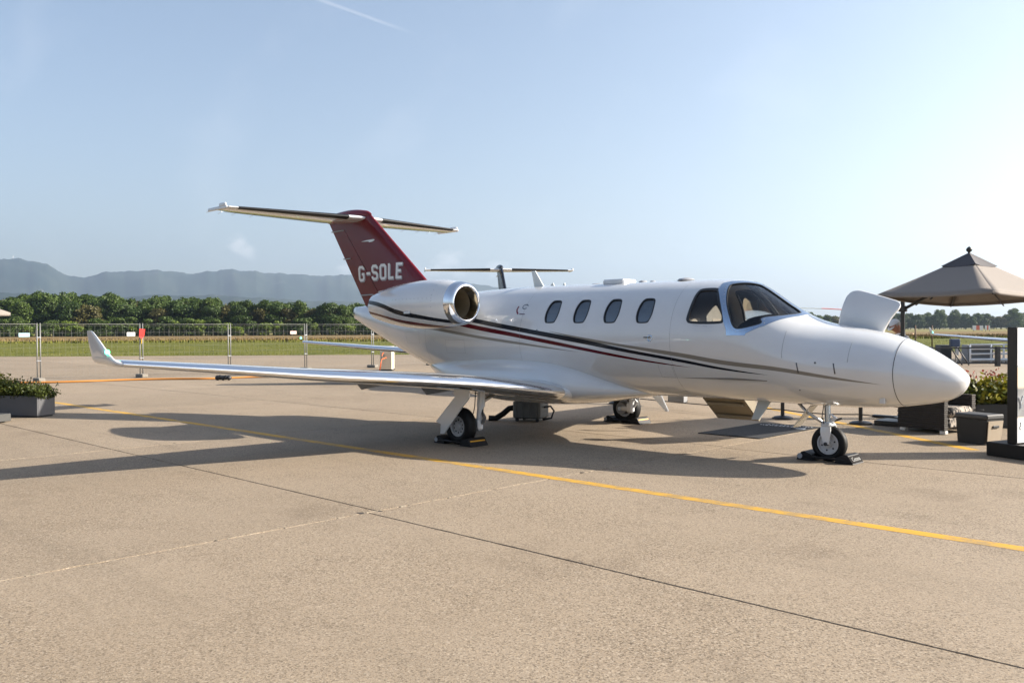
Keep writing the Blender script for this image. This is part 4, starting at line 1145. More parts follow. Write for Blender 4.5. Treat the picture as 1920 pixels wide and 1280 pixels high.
def mountain_mat():
    m = bpy.data.materials.new('mountain_forest'); m.use_nodes = True; g = NT(m); b = g.n['Principled BSDF']
    geo = g.n.new('ShaderNodeNewGeometry'); pos = geo.outputs['Position']
    col = g.mix(g.smooth(g.noise(pos, .0016, 6, .65), .4, .62), (.010, .020, .016), (.030, .040, .030))
    col = g.mix(g.math('MULTIPLY', g.smooth(g.noise(pos, .004, 6, .7), .60, .70), .8), col, (.09, .09, .085))
    g.l.new(col, b.inputs['Base Color']); b.inputs['Roughness'].default_value = .95; sock(b, 'Specular IOR Level', .05); return m
M_MTN = mountain_mat()
D1 = 11000.0
def px(u, v): return (math.atan((u-960)/1649.4), (618.8-.0053*(u-960)-v)/1649.4*math.cos(math.atan((u-960)/1649.4)))
prof = [(-900,505),(-500,490),(-250,486),(0,483),(45,485),(100,497),(122,508),(142,515),(200,511),(235,507),(265,503),(300,505),(340,508),(380,508),(440,507),(500,509),(560,513),(650,516),(760,521),(880,530),(1020,548),(1200,575),(1400,596),(1600,606)]
ridge('mountain_range', [(px(u, v)[0], px(u, v)[1]*D1) for u, v in prof], D1, 4200, 3, M_MTN)
prof2 = [(-700,545),(-300,552),(0,548),(160,556),(330,552),(520,560),(700,566),(900,580),(1150,596),(1400,604)]
ridge('foothills', [(px(u, v)[0], px(u, v)[1]*6500) for u, v in prof2], 6500, 2200, 5, M_MTN)
prof3 = [(1500,611),(1700,609),(1800,607),(1870,602),(1910,597),(2000,592),(2300,590)]
ridge('low_hills', [(px(u, v)[0], px(u, v)[1]*3500) for u, v in prof3], 3500, 900, 9, M_MTN)
# summit mast on the ridge
b_, e_ = px(27, 484); p = Vector((9.68, -10.78, 0))+(FWD*math.cos(b_)+RGT*math.sin(b_))*D1
MB().tube([(p.x, p.y, e_*D1-60), (p.x, p.y, e_*D1+32)], [5, 2.0], 8).build('summit_mast', mat('mast_white', (.7, .7, .7), .5))
tag(bpy.data.objects['summit_mast'], 'thin white mast standing on the mountain summit', 'mast')

# ------------------------------------------------------------------ trees
def leaf_mat(name, dark, light):
    m = bpy.data.materials.new(name); m.use_nodes = True; g = NT(m)
    geo = g.n.new('ShaderNodeNewGeometry'); oi = g.n.new('ShaderNodeObjectInfo')
    k = g.math('ADD', g.math('MULTIPLY', geo.outputs['Random Per Island'], .65), g.math('MULTIPLY', oi.outputs['Random'], .35))
    col = g.mix(k, dark, light); b = g.n['Principled BSDF']
    g.l.new(col, b.inputs['Base Color']); b.inputs['Roughness'].default_value = .55; sock(b, 'Specular IOR Level', .3)
    tr = g.n.new('ShaderNodeBsdfTranslucent'); g.l.new(g.mix(.5, col, tuple(min(1, c*1.6) for c in light)), tr.inputs[0])
    mx = g.n.new('ShaderNodeMixShader'); mx.inputs[0].default_value = .22
    out = [n for n in g.n if n.type == 'OUTPUT_MATERIAL'][0]
    g.l.new(b.outputs[0], mx.inputs[1]); g.l.new(tr.outputs[0], mx.inputs[2]); g.l.new(mx.outputs[0], out.inputs[0])
    MATS[name] = m; return m
M_BARK = mat('bark', (.06, .045, .03), .9)
LEAF = [leaf_mat('leaf_deep', (.013, .028, .004), (.048, .082, .012)), leaf_mat('leaf_mid', (.020, .040, .005), (.075, .115, .016)), leaf_mat('leaf_olive', (.040, .038, .009), (.105, .095, .024)), leaf_mat('leaf_fresh', (.050, .085, .008), (.15, .20, .024))]
def crown_mesh(name, h, w, zb, n, size, seed, lobes, material):
    """many small leaf sprays through a lumpy crown volume"""
    r_ = np.random.default_rng(seed); L = []
    for k in range(lobes):
        a = r_.uniform(0, 6.28); t = r_.uniform(0, 1); rr_ = w*.5*(1-.55*abs(t-.35)*1.3)*r_.uniform(.15, .75)
        L.append((rr_*math.cos(a), rr_*math.sin(a), zb+(h-zb)*(.12+.80*t), w*r_.uniform(.14, .26), (h-zb)*r_.uniform(.09, .17)))
    L.append((0, 0, h-(h-zb)*.16, w*.2, (h-zb)*.16)); L.append((0, 0, zb+(h-zb)*.45, w*.34, (h-zb)*.34))
    L = np.array(L); pick = r_.integers(0, len(L), n); c = L[pick]
    d = r_.normal(size=(n, 3)); d /= np.linalg.norm(d, axis=1)[:, None]; rad = r_.uniform(.55, 1.05, n)[:, None]
    P = c[:, :3]+d*rad*np.stack([c[:, 3], c[:, 3], c[:, 4]], 1)
    nrm = d+r_.normal(size=(n, 3))*.55; nrm /= np.linalg.norm(nrm, axis=1)[:, None]
    t1 = np.cross(nrm, r_.normal(size=(n, 3))); t1 /= np.linalg.norm(t1, axis=1)[:, None]; t2 = np.cross(nrm, t1)
    s = size*r_.uniform(.6, 1.3, n)[:, None]
    V = np.concatenate([P-t1*s, P+t2*s*.6, P+t1*s, P-t2*s*.6+nrm*s*.25], 1).reshape(-1, 3)
    F = np.arange(4*n).reshape(-1, 4)
    me = bpy.data.meshes.new(name); me.from_pydata(V.tolist(), [], F.tolist()); me.materials.append(material); me.update(); return me
def trunk_mesh(name, h, r0, seed):
    r_ = random.Random(seed); mb = MB(); mb.tube([(0, 0, -.3), (.1, 0, h*.25), (r_.uniform(-.3, .3), .2, h*.55), (r_.uniform(-.4, .4), 0, h*.85)], [r0, r0*.8, r0*.5, r0*.12], 8)
    for k in range(6):
        a = r_.uniform(0, 6.28); z = h*r_.uniform(.3, .65); l = h*.22
        mb.tube([(0, 0, z), (math.cos(a)*l*.5, math.sin(a)*l*.5, z+l*.4), (math.cos(a)*l, math.sin(a)*l, z+l*.9)], [r0*.4, r0*.25, r0*.06], 6)
    return mb.mesh(name, M_BARK, True)
rt = random.Random(11)
KINDS = []
for k in range(9):
    tall = k < 6
    h = (15.5, 17.5, 14.0, 16.5, 18.5, 15.0, 6.5, 8.0, 5.0)[k]; w = (12.5, 13.5, 11, 15, 12, 14, 8.5, 9, 8)[k]
    mt = LEAF[(0, 1, 2, 0, 1, 2, 3, 1, 3)[k]]
    KINDS.append((crown_mesh('crown', h, w, h*(.05 if tall else .0), 5200 if tall else 2400, .56 if tall else .42, 40+k, 26 if tall else 14, mt), trunk_mesh('trunk', h*.9, .32 if tall else .16, 60+k)))
def plant_tree(kind, l, d, sc_, rz, label, group, name='woodland_tree'):
    p = Vector((9.68, -10.78, 0))+RGT*l+FWD*d
    t = empty(name, (p.x, p.y, -.1), rz, label, 'tree', group); t.scale = (sc_*rt.uniform(.85, 1.35), sc_*rt.uniform(.85, 1.35), sc_*rt.uniform(.90, 1.08))
    link('trunk', KINDS[kind][1], t); link('crown', KINDS[kind][0], t); return t
rt = random.Random(11)
wl_, wg = 'broadleaf tree in the dense green wood beyond the meadow', 'trees of the wood beyond the meadow'
fl_, fg = 'low fresh green bush along the front edge of the wood', 'bushes along the front of the wood'
for row, (d, n, k0, k1, smin, smax) in enumerate(((350, 52, 6, 8, .7, 1.05), (362, 40, 3, 8, .62, .85), (376, 44, 0, 5, .84, .96), (392, 44, 0, 5, .92, 1.02), (410, 44, 0, 5, .98, 1.06), (428, 42, 0, 5, 1.0, 1.08))):
    for i in range(n):
        l = -d*.64+(d*.64-.12*d)*(i+rt.uniform(-.35, .35))/n*1.02
        kd = rt.randint(k0, k1)
        # crest of the wood dips towards the jet
        u = l/d; dip = 1.0-.26*max(0, min(1, (u+.45)/.27))
        s_ = rt.uniform(smin, smax)*(dip if row > 1 else 1)
        low = kd >= 6
        plant_tree(kd, l, d+rt.uniform(-5, 5), s_, rt.uniform(0, 6.28), fl_ if low else ('deep green', 'mid green', 'olive brown')[kd % 3]+' broadleaf tree in the '+('front', 'front', 'middle', 'back', 'back', 'last')[row]+' rows of the wood', fg if low else wg, 'woodland_bush' if low else 'woodland_tree')
hl, hg = 'distant tree in the hazy tree line across the airfield behind the parasol', 'trees of the distant tree line'
for row, (d, n) in enumerate(((810, 48), (850, 48), (890, 46))):
    for i in range(n):
        l = d*(.33+.30*(i+rt.uniform(-.4, .4))/n)
        plant_tree(rt.choice((0, 1, 3, 4, 5)), l, d+rt.uniform(-12, 12), rt.uniform(.70, .88) if i % 13 else 1.0, rt.uniform(0, 6.28), hl, hg, 'distant_tree')
# tall grass of the meadow, uncountable
r_ = np.random.default_rng(5); n = 60000
dd = 61.5+ (r_.uniform(0, 1, n)**1.5)*150; ll = r_.uniform(-.62, .62, n)*dd
hgt = np.where(dd < 140, r_.uniform(.03, .08, n), r_.uniform(.2, .4, n))
base = np.array([9.68, -10.78, -.09])+np.outer(ll, RGT)+np.outer(dd, FWD)
a = r_.uniform(0, 6.28, n); wv = np.stack([np.cos(a), np.sin(a), np.zeros(n)], 1)*(hgt*.30)[:, None]; up = np.stack([r_.normal(0, .25, n), r_.normal(0, .25, n), np.ones(n)], 1)*hgt[:, None]
V = np.concatenate([base-wv, base+wv, base+up+wv*.2, base+up-wv*.2], 1).reshape(-1, 3)
me = bpy.data.meshes.new('meadow_grass'); me.from_pydata(V.tolist(), [], np.arange(4*n).reshape(-1, 4).tolist()); me.materials.append(M_GRASS); me.update()
tag(link('meadow_grass', me), 'short green and brown meadow grass beyond the apron edge', 'grass', kind='stuff')
# ------------------------------------------------------------------ the other two jets
M_NAVY = mat('navy_fin_paint', (.006, .009, .018), .25, spec=.3)
SKIP = ('frame_fastener', 'window_bezel', 'access_panel_seam', 'cabin_lining', 'cockpit_lining', 'seat', 'glareshield', 'instrument_panel', 'cabin_floor', 'registration_letter', 'registration_letter_edge', 'fin_badge', 'base_stroke', 'airstair', 'baggage_door', 'emblem_ring', 'emblem_hook', 'emblem_line', 'cowl_badge', 'cowl_fastener', 'stencil_box', 'stencil_letter', 'rim_hole')
def recolour(o, names, m):
    for ch in o.children_recursive:
        if ch.name.split('.')[0] in names and ch.type == 'MESH' and ch.material_slots:
            ch.material_slots[0].link = 'OBJECT'; ch.material_slots[0].material = m
j2 = copy_tree(jet, None, SKIP+('winglet',))
j2.location = (-10.08, 9.76, 0); j2.rotation_euler = (0, 0, R(-37.5))
tag(j2, 'second business jet with navy fin, parked nose on behind the striped jet', 'jet')
recolour(j2, ('tail_fin', 'rudder', 'fin_cap', 'rudder_top_fairing'), M_NAVY); recolour(j2, ('fuselage', 'engine_nacelle'), M_WHITE)
j3 = copy_tree(jet, None, SKIP)
j3.location = (-.12, 38.55, 0); j3.rotation_euler = (0, 0, R(-53))
tag(j3, 'far white jet, only its upswept green lit wing tip showing beside the display board', 'jet')
recolour(j3, ('fuselage', 'engine_nacelle', 'tail_fin', 'rudder', 'fin_cap', 'rudder_top_fairing'), M_WHITE)

# ------------------------------------------------------------------ wheel chocks
M_CHOCK = mat('black_chock_rubber', (.006, .006, .007), .55, spec=.3, bump=.3, bscale=50)
M_CHYEL = mat('chock_yellow', (.55, .26, .01), .5)
M_WTXT = mat('white_print', (.75, .75, .74), .5)
def text_mesh(name, s, size, material, parent, M, align='CENTER', extrude=.0008):
    cu = bpy.data.curves.new(name, 'FONT'); cu.body = s; cu.size = size; cu.align_x = align; cu.align_y = 'CENTER'; cu.extrude = extrude; cu.resolution_u = 2
    t = bpy.data.objects.new(name, cu); COL.objects.link(t); dg = bpy.context.evaluated_depsgraph_get()
    me = bpy.data.meshes.new_from_object(t.evaluated_get(dg)); bpy.data.objects.remove(t); me.transform(M); me.materials.clear(); me.materials.append(material); me.name = name
    return link(name, me, parent)
def chock(loc, wr, ylen, label, text=None):
    o = empty('wheel_chock', loc, 0, label, 'chock', 'wheel chocks')
    for s in (1, -1):
        a = s*(wr*.62); b = s*(wr*.62+.24)
        P = [(a, -ylen, 0), (b, -ylen, 0), (b-s*.07, -ylen, .105), (b-s*.11, -ylen, .115), (a+s*.03, -ylen, .075)]
        blk = MB().prism(P, (0, 2*ylen, 0)).build('chock_block', M_CHOCK, o)
        if s > 0:
            n_ = Vector((.105, 0, .07)).normalized(); c = Vector((b-.035, 0, .0525))
            if text:
                q = [c+n_*.003+Vector((0, y, 0))+Vector((-.07, 0, .105)).normalized()*z for y, z in ((-ylen*.97, -.05), (ylen*.97, -.05), (ylen*.97, .05), (-ylen*.97, .05))]
                MB().add(q, [(0, 1, 2, 3)]).build('name_plate', mat('plate_grey', (.010, .009, .009), .8, spec=.1), blk, fix=False)
                ax = Vector((0, 1, 0)); up = Vector((-.07, 0, .105)).normalized(); Mt = Matrix((( ax.x, up.x, n_.x), (ax.y, up.y, n_.y), (ax.z, up.z, n_.z))).to_4x4(); Mt.translation = c+n_*.006
                text_mesh('name_lettering', text, .080, mat('dull_white_print', (.30, .30, .295), .7, spec=.2), blk, Mt)
            else:
                q = [c+n_*.003+Vector((0, y, 0))+Vector((-.07, 0, .105)).normalized()*z for y, z in ((-ylen*.86, .012), (ylen*.86, .012), (ylen*.86, .034), (-ylen*.86, .034))]
                MB().add(q, [(0, 1, 2, 3)]).build('yellow_stripe', M_CHYEL, blk, fix=False)
    for y in (-ylen*.92, ylen*.92):
        MB().tube([(-wr*.62-.16, y, .045), (wr*.62+.16, y, .045)], .016, 8).build('link_rod', M_CHOCK, o, True)
        MB().lathe([(-.01, .035), (.01, .035), (.01, .001)], (-wr*.62-.19, y*1.05, .05), (0, -1, 0), 14, True).build('end_disc', M_GREYPAINT, o)
    return o
chock((.0, -2.03, .004), .277, .17, 'black wheel chock with yellow stripe under the nearer main wheel')
chock((.0, 2.03, .004), .277, .17, 'black wheel chock with yellow stripe under the farther main wheel')
chock((4.73, 0, .004), .215, .155, 'black wheel chock with white lettering under the nose wheel', 'Cessna')

# ------------------------------------------------------------------ service cart under the belly
M_CASE = mat('grey_case', (.09, .09, .085), .5, var=.12, vscale=8)
ct = empty('air_cart', (-1.52, 1.10, 0), R(22), 'ribbed grey service cart with black hose under the belly', 'cart')
MB().box((-.27, -.24, .05), (.27, .24, .38), .03).build('case', M_CASE, ct)
MB().box((-.28, -.25, .38), (.28, .25, .42), .02).build('lid', M_CASE, ct)
for x in (-.2, -.07, .07, .2): MB().box((x-.015, -.255, .07), (x+.015, .255, .36), .006).build('rib', M_CASE, ct)
for x in (-.2, .2):
    for y in (-.18, .18): MB().box((x-.03, y-.03, 0), (x+.03, y+.03, .05), .01).build('foot', M_DARK, ct)
MB().tube([(-.27, -.05, .24), (-.40, -.08, .22), (-.5, -.15, .12), (-.62, -.22, .04), (-.74, -.26, .045)], .055, 10).build('hose', M_RUBBER, ct, True)
MB().tube([(.27, .0, .26), (.40, -.02, .28), (.48, -.06, .20), (.44, -.10, .07), (.28, -.10, .04)], .018, 8).build('power_cable', M_DARK, ct, True)

# ------------------------------------------------------------------ mat by the stair
M_MAT = mat('charcoal_carpet', (.007, .0075, .010), .95, var=.3, vscale=6, bump=.5, bscale=150)
mt_ = MB().box((1.88, 1.42, .002), (2.98, 3.50, .014), .004).build('entrance_mat', M_MAT); tag(mt_, 'charcoal entrance mat with worn white lettering beside the nose wheel', 'mat')
rw = random.Random(4)
for row, (y, n0, n1, h_) in enumerate(((3.16, 2.02, 2.62, .05), (3.30, 2.1, 2.9, .035))):
    x = n0
    while x < n1:
        w_ = rw.uniform(.02, .06); MB().add([(x, y, .0165), (x+w_, y, .0165), (x+w_, y+h_*rw.uniform(.5, 1), .0165), (x, y+h_, .0165)], [(0, 1, 2, 3)]).build('mat_lettering', M_WTXT, mt_, fix=False); x += w_+rw.uniform(.012, .03)
MB().add([(2.72, 2.98, .0165), (2.93, 2.98, .0165), (2.90, 3.12, .0165)], [(0, 1, 2)]).build('mat_emblem', M_WTXT, mt_, fix=False)

# ------------------------------------------------------------------ rope barrier
M_BLKMET = mat('black_metal', (.008, .0075, .0075), .45)
spots = [(-2.6, 5.1, 'behind the grey service cart'), (1.78, 4.45, 'behind the entrance mat'), (3.23, 4.50, 'behind the nose wheel')]
for x, y, w_ in spots:
    o = empty('barrier_post', (x, y, .004), 0, 'black rope barrier post on a round base '+w_, 'barrier post', 'rope barrier posts')
    MB().lathe([(0, .19), (.02, .19), (.045, .14), (.06, .04), (.06, .0005)], (0, 0, 0), (0, 0, 1), 28).build('base', M_BLKMET, o, True, 35)
    MB().tube([(0, 0, .05), (0, 0, .95)], .035, 14).build('post', M_BLKMET, o, True, 40)
    MB().lathe([(.93, .045), (1.0, .045), (1.0, .0005)], (0, 0, 0), (0, 0, 1), 18, True).build('cap', M_BLKMET, o, True, 35)
for z, w_ in ((.17, 'lower'), (.36, 'upper')):
    P = [(-2.6, 5.1, z), (1.78, 4.45, z), (3.23, 4.50, z), (5.2, 4.55, z)]; path = []
    for a, b in zip(P, P[1:]):
        for t in np.linspace(0, 1, 10, endpoint=False): path.append(tuple(Vector(a).lerp(Vector(b), t)-Vector((0, 0, .03*math.sin(math.pi*t)))))
    tag(MB().tube(path+[P[-1]], .011, 6).build('barrier_rope', M_BLKMET, None, True), w_+' black rope strung between the barrier posts', 'rope', 'barrier ropes')

# ------------------------------------------------------------------ planters and plants
M_PLANTER = mat('grey_planter', (.07, .07, .075), .55, var=.05)
M_SOIL = mat('soil', (.03, .022, .015), .95)
def leaf_clump(name, L, W, h, n, size, seed, m, parent, z0, lean=.25, top=None):
    """leafy shrub growth along a planter"""
    r2 = np.random.default_rng(seed); V, F = [], []
    for k in range(n):
        x, y = r2.uniform(-L/2, L/2), r2.uniform(-W/2, W/2); hh = h*(.45+.55*r2.random())*(1-.35*abs(2*x/L)**4)*(.8+.25*math.sin(x*5+seed))
        t = r2.random()**.7; ox, oy = r2.normal(0, lean*.35)*t, r2.normal(0, lean*.35)*t
        p = Vector((x+ox, y+oy, z0+hh*t)); d = Vector((r2.normal(), r2.normal(), r2.normal()*.6+.5)).normalized(); s_ = d.cross(Vector((r2.normal(), r2.normal(), r2.normal()))).normalized()
        ln, wd = size*r2.uniform(.7, 1.4), size*r2.uniform(.30, .48); b = len(V)
        V += [tuple(p), tuple(p+d*ln*.5+s_*wd), tuple(p+d*ln), tuple(p+d*ln*.5-s_*wd)]; F.append((b, b+1, b+2, b+3))
    me = bpy.data.meshes.new(name); me.from_pydata(V, [], F); me.materials.append(m); me.update()
    o = link(name, me, parent); o['kind'] = 'stuff'; return o
def stems(parent, L, W, z0, h, n, seed):
    r2 = random.Random(seed); m = MB()
    for k in range(n):
        x, y = r2.uniform(-L/2, L/2), r2.uniform(-W/2, W/2)
        m.tube([(x, y, z0-.03), (x+r2.uniform(-.04, .04), y+r2.uniform(-.04, .04), z0+h*.5), (x+r2.uniform(-.1, .1), y+r2.uniform(-.1, .1), z0+h)], [.006, .005, .002], 5)
    o = m.build('stems', M_BARK, parent, fix=False); o['kind'] = 'stuff'
LF_PL = leaf_mat('leaf_shrub', (.022, .034, .007), (.10, .12, .018)); LF_RED = leaf_mat('leaf_red', (.10, .015, .012), (.32, .06, .035)); LF_YEL = leaf_mat('leaf_yellowgreen', (.07, .085, .012), (.22, .20, .022))
def planter(loc, rz, L, W, H, label, m):
    o = empty('planter', loc, rz, label, 'planter')
    t = .025
    for lo, hi in (((-L/2, -W/2, .03), (L/2, -W/2+t, H)), ((-L/2, W/2-t, .03), (L/2, W/2, H)), ((-L/2, -W/2+t, .03), (-L/2+t, W/2-t, H)), ((L/2-t, -W/2+t, .03), (L/2, W/2-t, H))):
        MB().box(lo, hi, .004).build('side_panel', m, o)
    MB().box((-L/2+.03, -W/2+.03, 0), (L/2-.03, W/2-.03, .028)).build('plinth', M_DARK, o)
    MB().box((-L/2+t, -W/2+t, H-.09), (L/2-t, W/2-t, H-.05)).build('soil', M_SOIL, o)
    return o
# grey planter with clipped shrubs at the far side of the wing tip
_d = Vector((-9.99+9.17, -5.42+4.99, 0)).normalized(); rz = math.atan2(-_d.y, -_d.x)
L, W = 1.9, .45; c = Vector((-9.17, -4.99, 0))+_d*(L/2)+Vector((_d.y, -_d.x, 0))*(W/2)
pl = planter((c.x, c.y, .003), rz, L, W, .42, 'grey rectangular planter with low green shrubs near the wing tip', M_PLANTER)
for k in range(4):
    x = -.7+.47*k; sh = empty('shrub', (0, 0, 0)); sh.parent = pl; sh.location = (x, 0, 0)
    leaf_clump('foliage', .58, .44, .50 if k != 2 else .44, 2600, .045, 20+k, LF_PL if k != 1 else LF_YEL, sh, .36); stems(sh, .4, .3, .37, .3, 12, k)
sp_ = MB()
for k in range(7): sp_.tube([(.1+.06*k, 0, .4), (.12+.07*k, .02, .62), (.12+.09*k, .03, .74+.02*(k % 3))], .004, 4)
sp_.build('dry_stems', M_BARK, pl, fix=False)['kind'] = 'stuff'
bx_ = MB().box((-.9, -.28, .02), (0, .0, .16), .008).box((-.8, -.24, 0), (-.1, -.05, .02)).build('low_box', mat('dark_grey_box', (.05, .05, .048), .6)); bx_.location = (-8.66, -5.60, .004); bx_.rotation_euler = (0, 0, rz)
tag(bx_, 'low dark grey box on the concrete just in front of the shrub planter', 'box')
# dark planter with tall leafy plants behind the cool box
p2 = planter((5.02, 5.55, .003), R(44), 1.5, .5, .40, 'black planter with tall leafy plants and red tips behind the cool box', M_BLKMET)
for k in range(3):
    pt = empty('leafy_plant', (0, 0, 0)); pt.parent = p2; pt.location = (-.45+.45*k, 0, 0)
    leaf_clump('foliage', .62, .45, (.48, .56, .42)[k], 1000, .085, 31+k, LF_YEL if k == 1 else LF_PL, pt, .36, .5); stems(pt, .4, .3, .37, .55, 10, 9+k)
    if k < 2: leaf_clump('red_tips', .24, .22, .2, 34, .055, 45+k, LF_RED, pt, .80, .3)

# ------------------------------------------------------------------ parasols
M_CANVAS = mat('taupe_canvas', (.20, .175, .155), .85, bump=.25, bscale=220)
M_UNDER = mat('parasol_frame', (.009, .009, .009), .45)
def parasol(loc, rz, corners, apex_z, label, mast=None):
    """corners: local (x, y, z) of the rim, counter-clockwise"""
    o = empty('parasol', loc, rz, label, 'parasol', 'taupe parasols')
    K = [Vector(c) for c in corners]; ctr = sum(K, Vector())/4; A = Vector((ctr.x, ctr.y, apex_z-.10))
    for i in range(4):
        a, b = K[i], K[(i+1) % 4]; n = 10; V, F = [], []
        for r_ in range(n+1):
            t = .14+.86*r_/n
            for q in range(n+1):
                s_ = q/n; rim = a.lerp(b, s_); p = A.lerp(rim, t); sag = .05*math.sin(math.pi*s_)*t*t+.02*math.sin(math.pi*t)
                V.append(p-Vector((0, 0, sag*.55))+(ctr-p).normalized()*0)
        for r_ in range(n):
            for q in range(n): k = r_*(n+1)+q; F.append((k, k+1, k+n+2, k+n+1))
        pan = MB().add(V, F).build('canopy_panel', M_CANVAS, o, True); md = pan.modifiers.new('t', 'SOLIDIFY'); md.thickness = .006
        # valance
        V, F = [], []
        for q in range(n+1):
            rim = a.lerp(b, q/n); sag = .05*math.sin(math.pi*q/n)*.55; p = rim-Vector((0, 0, sag)); V += [p, p-Vector((0, 0, .05))]
        for q in range(n): F.append((2*q, 2*q+1, 2*q+3, 2*q+2))
        hem = MB().add(V, F).build('hem', M_CANVAS, pan, True); md = hem.modifiers.new('t', 'SOLIDIFY'); md.thickness = .005
        # vent tier above
        a2, b2 = A.lerp(a, .30)+Vector((0, 0, .022)), A.lerp(b, .30)+Vector((0, 0, .022)); top = A+Vector((0, 0, .05))
        mid = a2.lerp(b2, .5)-Vector((0, 0, .03))
        vt = MB().add([top, a2, a2.lerp(mid, .5)-Vector((0, 0, .01)), mid, b2.lerp(mid, .5)-Vector((0, 0, .01)), b2], [(0, 1, 2), (0, 2, 3), (0, 3, 4), (0, 4, 5)]).build('vent_panel', mat('dark_vent_canvas', (.055, .05, .055), .8), o)
        md = vt.modifiers.new('t', 'SOLIDIFY'); md.thickness = .006
    hub = A-Vector((0, 0, .42))
    for i in range(8):
        e = K[i//2].lerp(K[(i//2+1) % 4], .5*(i % 2))-Vector((0, 0, .055*(i % 2)+.02))
        MB().tube([tuple(A-Vector((0, 0, .05))), tuple(A.lerp(e, .5)-Vector((0, 0, .09))), tuple(e-Vector((0, 0, .03)))], .013, 6).build('rib', M_UNDER, o, True)
        MB().tube([tuple(hub), tuple(A.lerp(e, .42)-Vector((0, 0, .10)))], .010, 6).build('strut', M_UNDER, o, True)
    MB().lathe([(-.06, .05), (.05, .05), (.05, .001)], hub, (0, 0, 1), 14, True).build('hub', M_UNDER, o, True, 40)
    MB().tube([tuple(hub), tuple(A+Vector((0, 0, .06)))], .022, 10).build('hub_tube', M_UNDER, o, True)
    MB().lathe([(0, .012), (.02, .04), (.05, .052), (.08, .035), (.095, .012), (.11, .001)], A+Vector((0, 0, .05)), (0, 0, 1), 16).build('finial', M_UNDER, o, True)
    if mast:
        mx, my = mast
        MB().box((mx-.034, my-.028, .05), (mx+.034, my+.028, 2.42), .008).build('mast', M_UNDER, o)
        MB().box((mx-.07, my-.05, 1.98), (mx+.07, my+.05, 2.09), .015).build('crank_housing', M_UNDER, o)
        MB().tube([(mx, my, 2.02), tuple(Vector((mx, my, 2.02)).lerp(hub, .5)+Vector((0, 0, .05))), tuple(hub)], .028, 8).build('cantilever_arm', M_UNDER, o, True)
        for a_ in range(2):
            MB().box((mx-.55, my-.07, .01), (mx+.55, my+.07, .05), .01, Matrix.Translation((mx, my, 0)) @ Matrix.Rotation(R(90*a_), 4, 'Z') @ Matrix.Translation((-mx, -my, 0))).build('base_bar', M_UNDER, o)
    return o
parasol((4.69, 5.5, 0), 0, [(5.57-4.69, 3.70-5.5, 2.24), (5.93-4.69, 6.30-5.5, 2.22), (3.81-4.69, 7.29-5.5, 2.14), (3.44-4.69, 4.69-5.5, 2.27)], 3.02, 'taupe square parasol on a black cantilever mast shading the wicker armchair', (3.44-4.69, 5.86-5.5))
q_ = 1.75
parasol((-7.05, -7.62, 0), R(44.5), [(q_, 0, 2.0), (0, q_, 2.05), (-q_, 0, 2.05), (0, -q_, 2.05)], 2.75, 'taupe parasol of which only one corner shows above the shrub planter', (-1.6, 1.2))
ub = MB().box((3.46, 4.50, .004), (4.15, 5.15, .085), .01).build('parasol_weight', M_BLKMET); tag(ub, 'flat black ballast slab at the foot of the parasol mast', 'ballast')

# ------------------------------------------------------------------ wicker armchair
M_WICK = mat('dark_wicker', (.022, .016, .012), .7, var=.25, vscale=30, bump=.5, bscale=120)
def cushion_mat():
    m = bpy.data.materials.new('leaf_print_cushion'); m.use_nodes = True; g = NT(m); b = g.n['Principled BSDF']; tc = g.n.new('ShaderNodeTexCoord')
    mp = g.n.new('ShaderNodeMapping'); mp.inputs['Rotation'].default_value = (.4, .3, .8); mp.inputs['Scale'].default_value = (1, 3, 1); g.l.new(tc.outputs['Object'], mp.inputs[0])
    g.l.new(g.mix(g.smooth(g.noise(mp.outputs[0], 9, 4, .6), .47, .53), (.36, .31, .26), (.02, .018, .018)), b.inputs['Base Color']); b.inputs['Roughness'].default_value = .85; return m
M_CUSH = cushion_mat()
ch = empty('wicker_armchair', (4.05, 4.01, .004), math.atan2(-.22, .81), 'dark wicker armchair with leaf print cushion under the parasol', 'armchair')
def woven(name, lo, hi, parent, axis):
    """panel of horizontal strands, alternately proud"""
    z = lo[2]; k = 0
    while z < hi[2]-.005:
        b = .004*(k % 2); l2 = [lo[0]-b, lo[1]-b, z]; h2 = [hi[0]+b, hi[1]+b, min(z+.032, hi[2])]
        MB().box(l2, h2, .006).build('wicker_strand', M_WICK, parent); z += .034; k += 1
side = empty('arm', (0, 0, 0)); side.parent = ch; woven('x', (0, 0, .06), (.83, .10, .60), side, 0)
side2 = empty('arm', (0, 0, 0)); side2.parent = ch; woven('x', (0, .72, .06), (.83, .82, .60), side2, 0)
back = empty('back', (0, 0, 0)); back.parent = ch; woven('x', (0, .105, .06), (.10, .715, .74), back, 1)
MB().box((.10, .105, .08), (.80, .715, .26), .01).build('seat_base', M_WICK, ch)
MB().box((.12, .115, .262), (.88, .705, .42), .05).build('seat_cushion', M_CUSH, ch, True, 50)
MB().box((.11, .12, .425), (.28, .70, .72), .06).build('back_cushion', M_CUSH, ch, True, 50)
MB().box((.80, .12, .10), (.84, .70, .25), .015).build('front_skirt', M_CUSH, ch)
for x in (.03, .74):
    for y in (.0, .72): MB().box((x, y+.01, 0), (x+.10, y+.09, .055), .008).build('foot', mat('pale_foot', (.55, .53, .5), .5), ch)
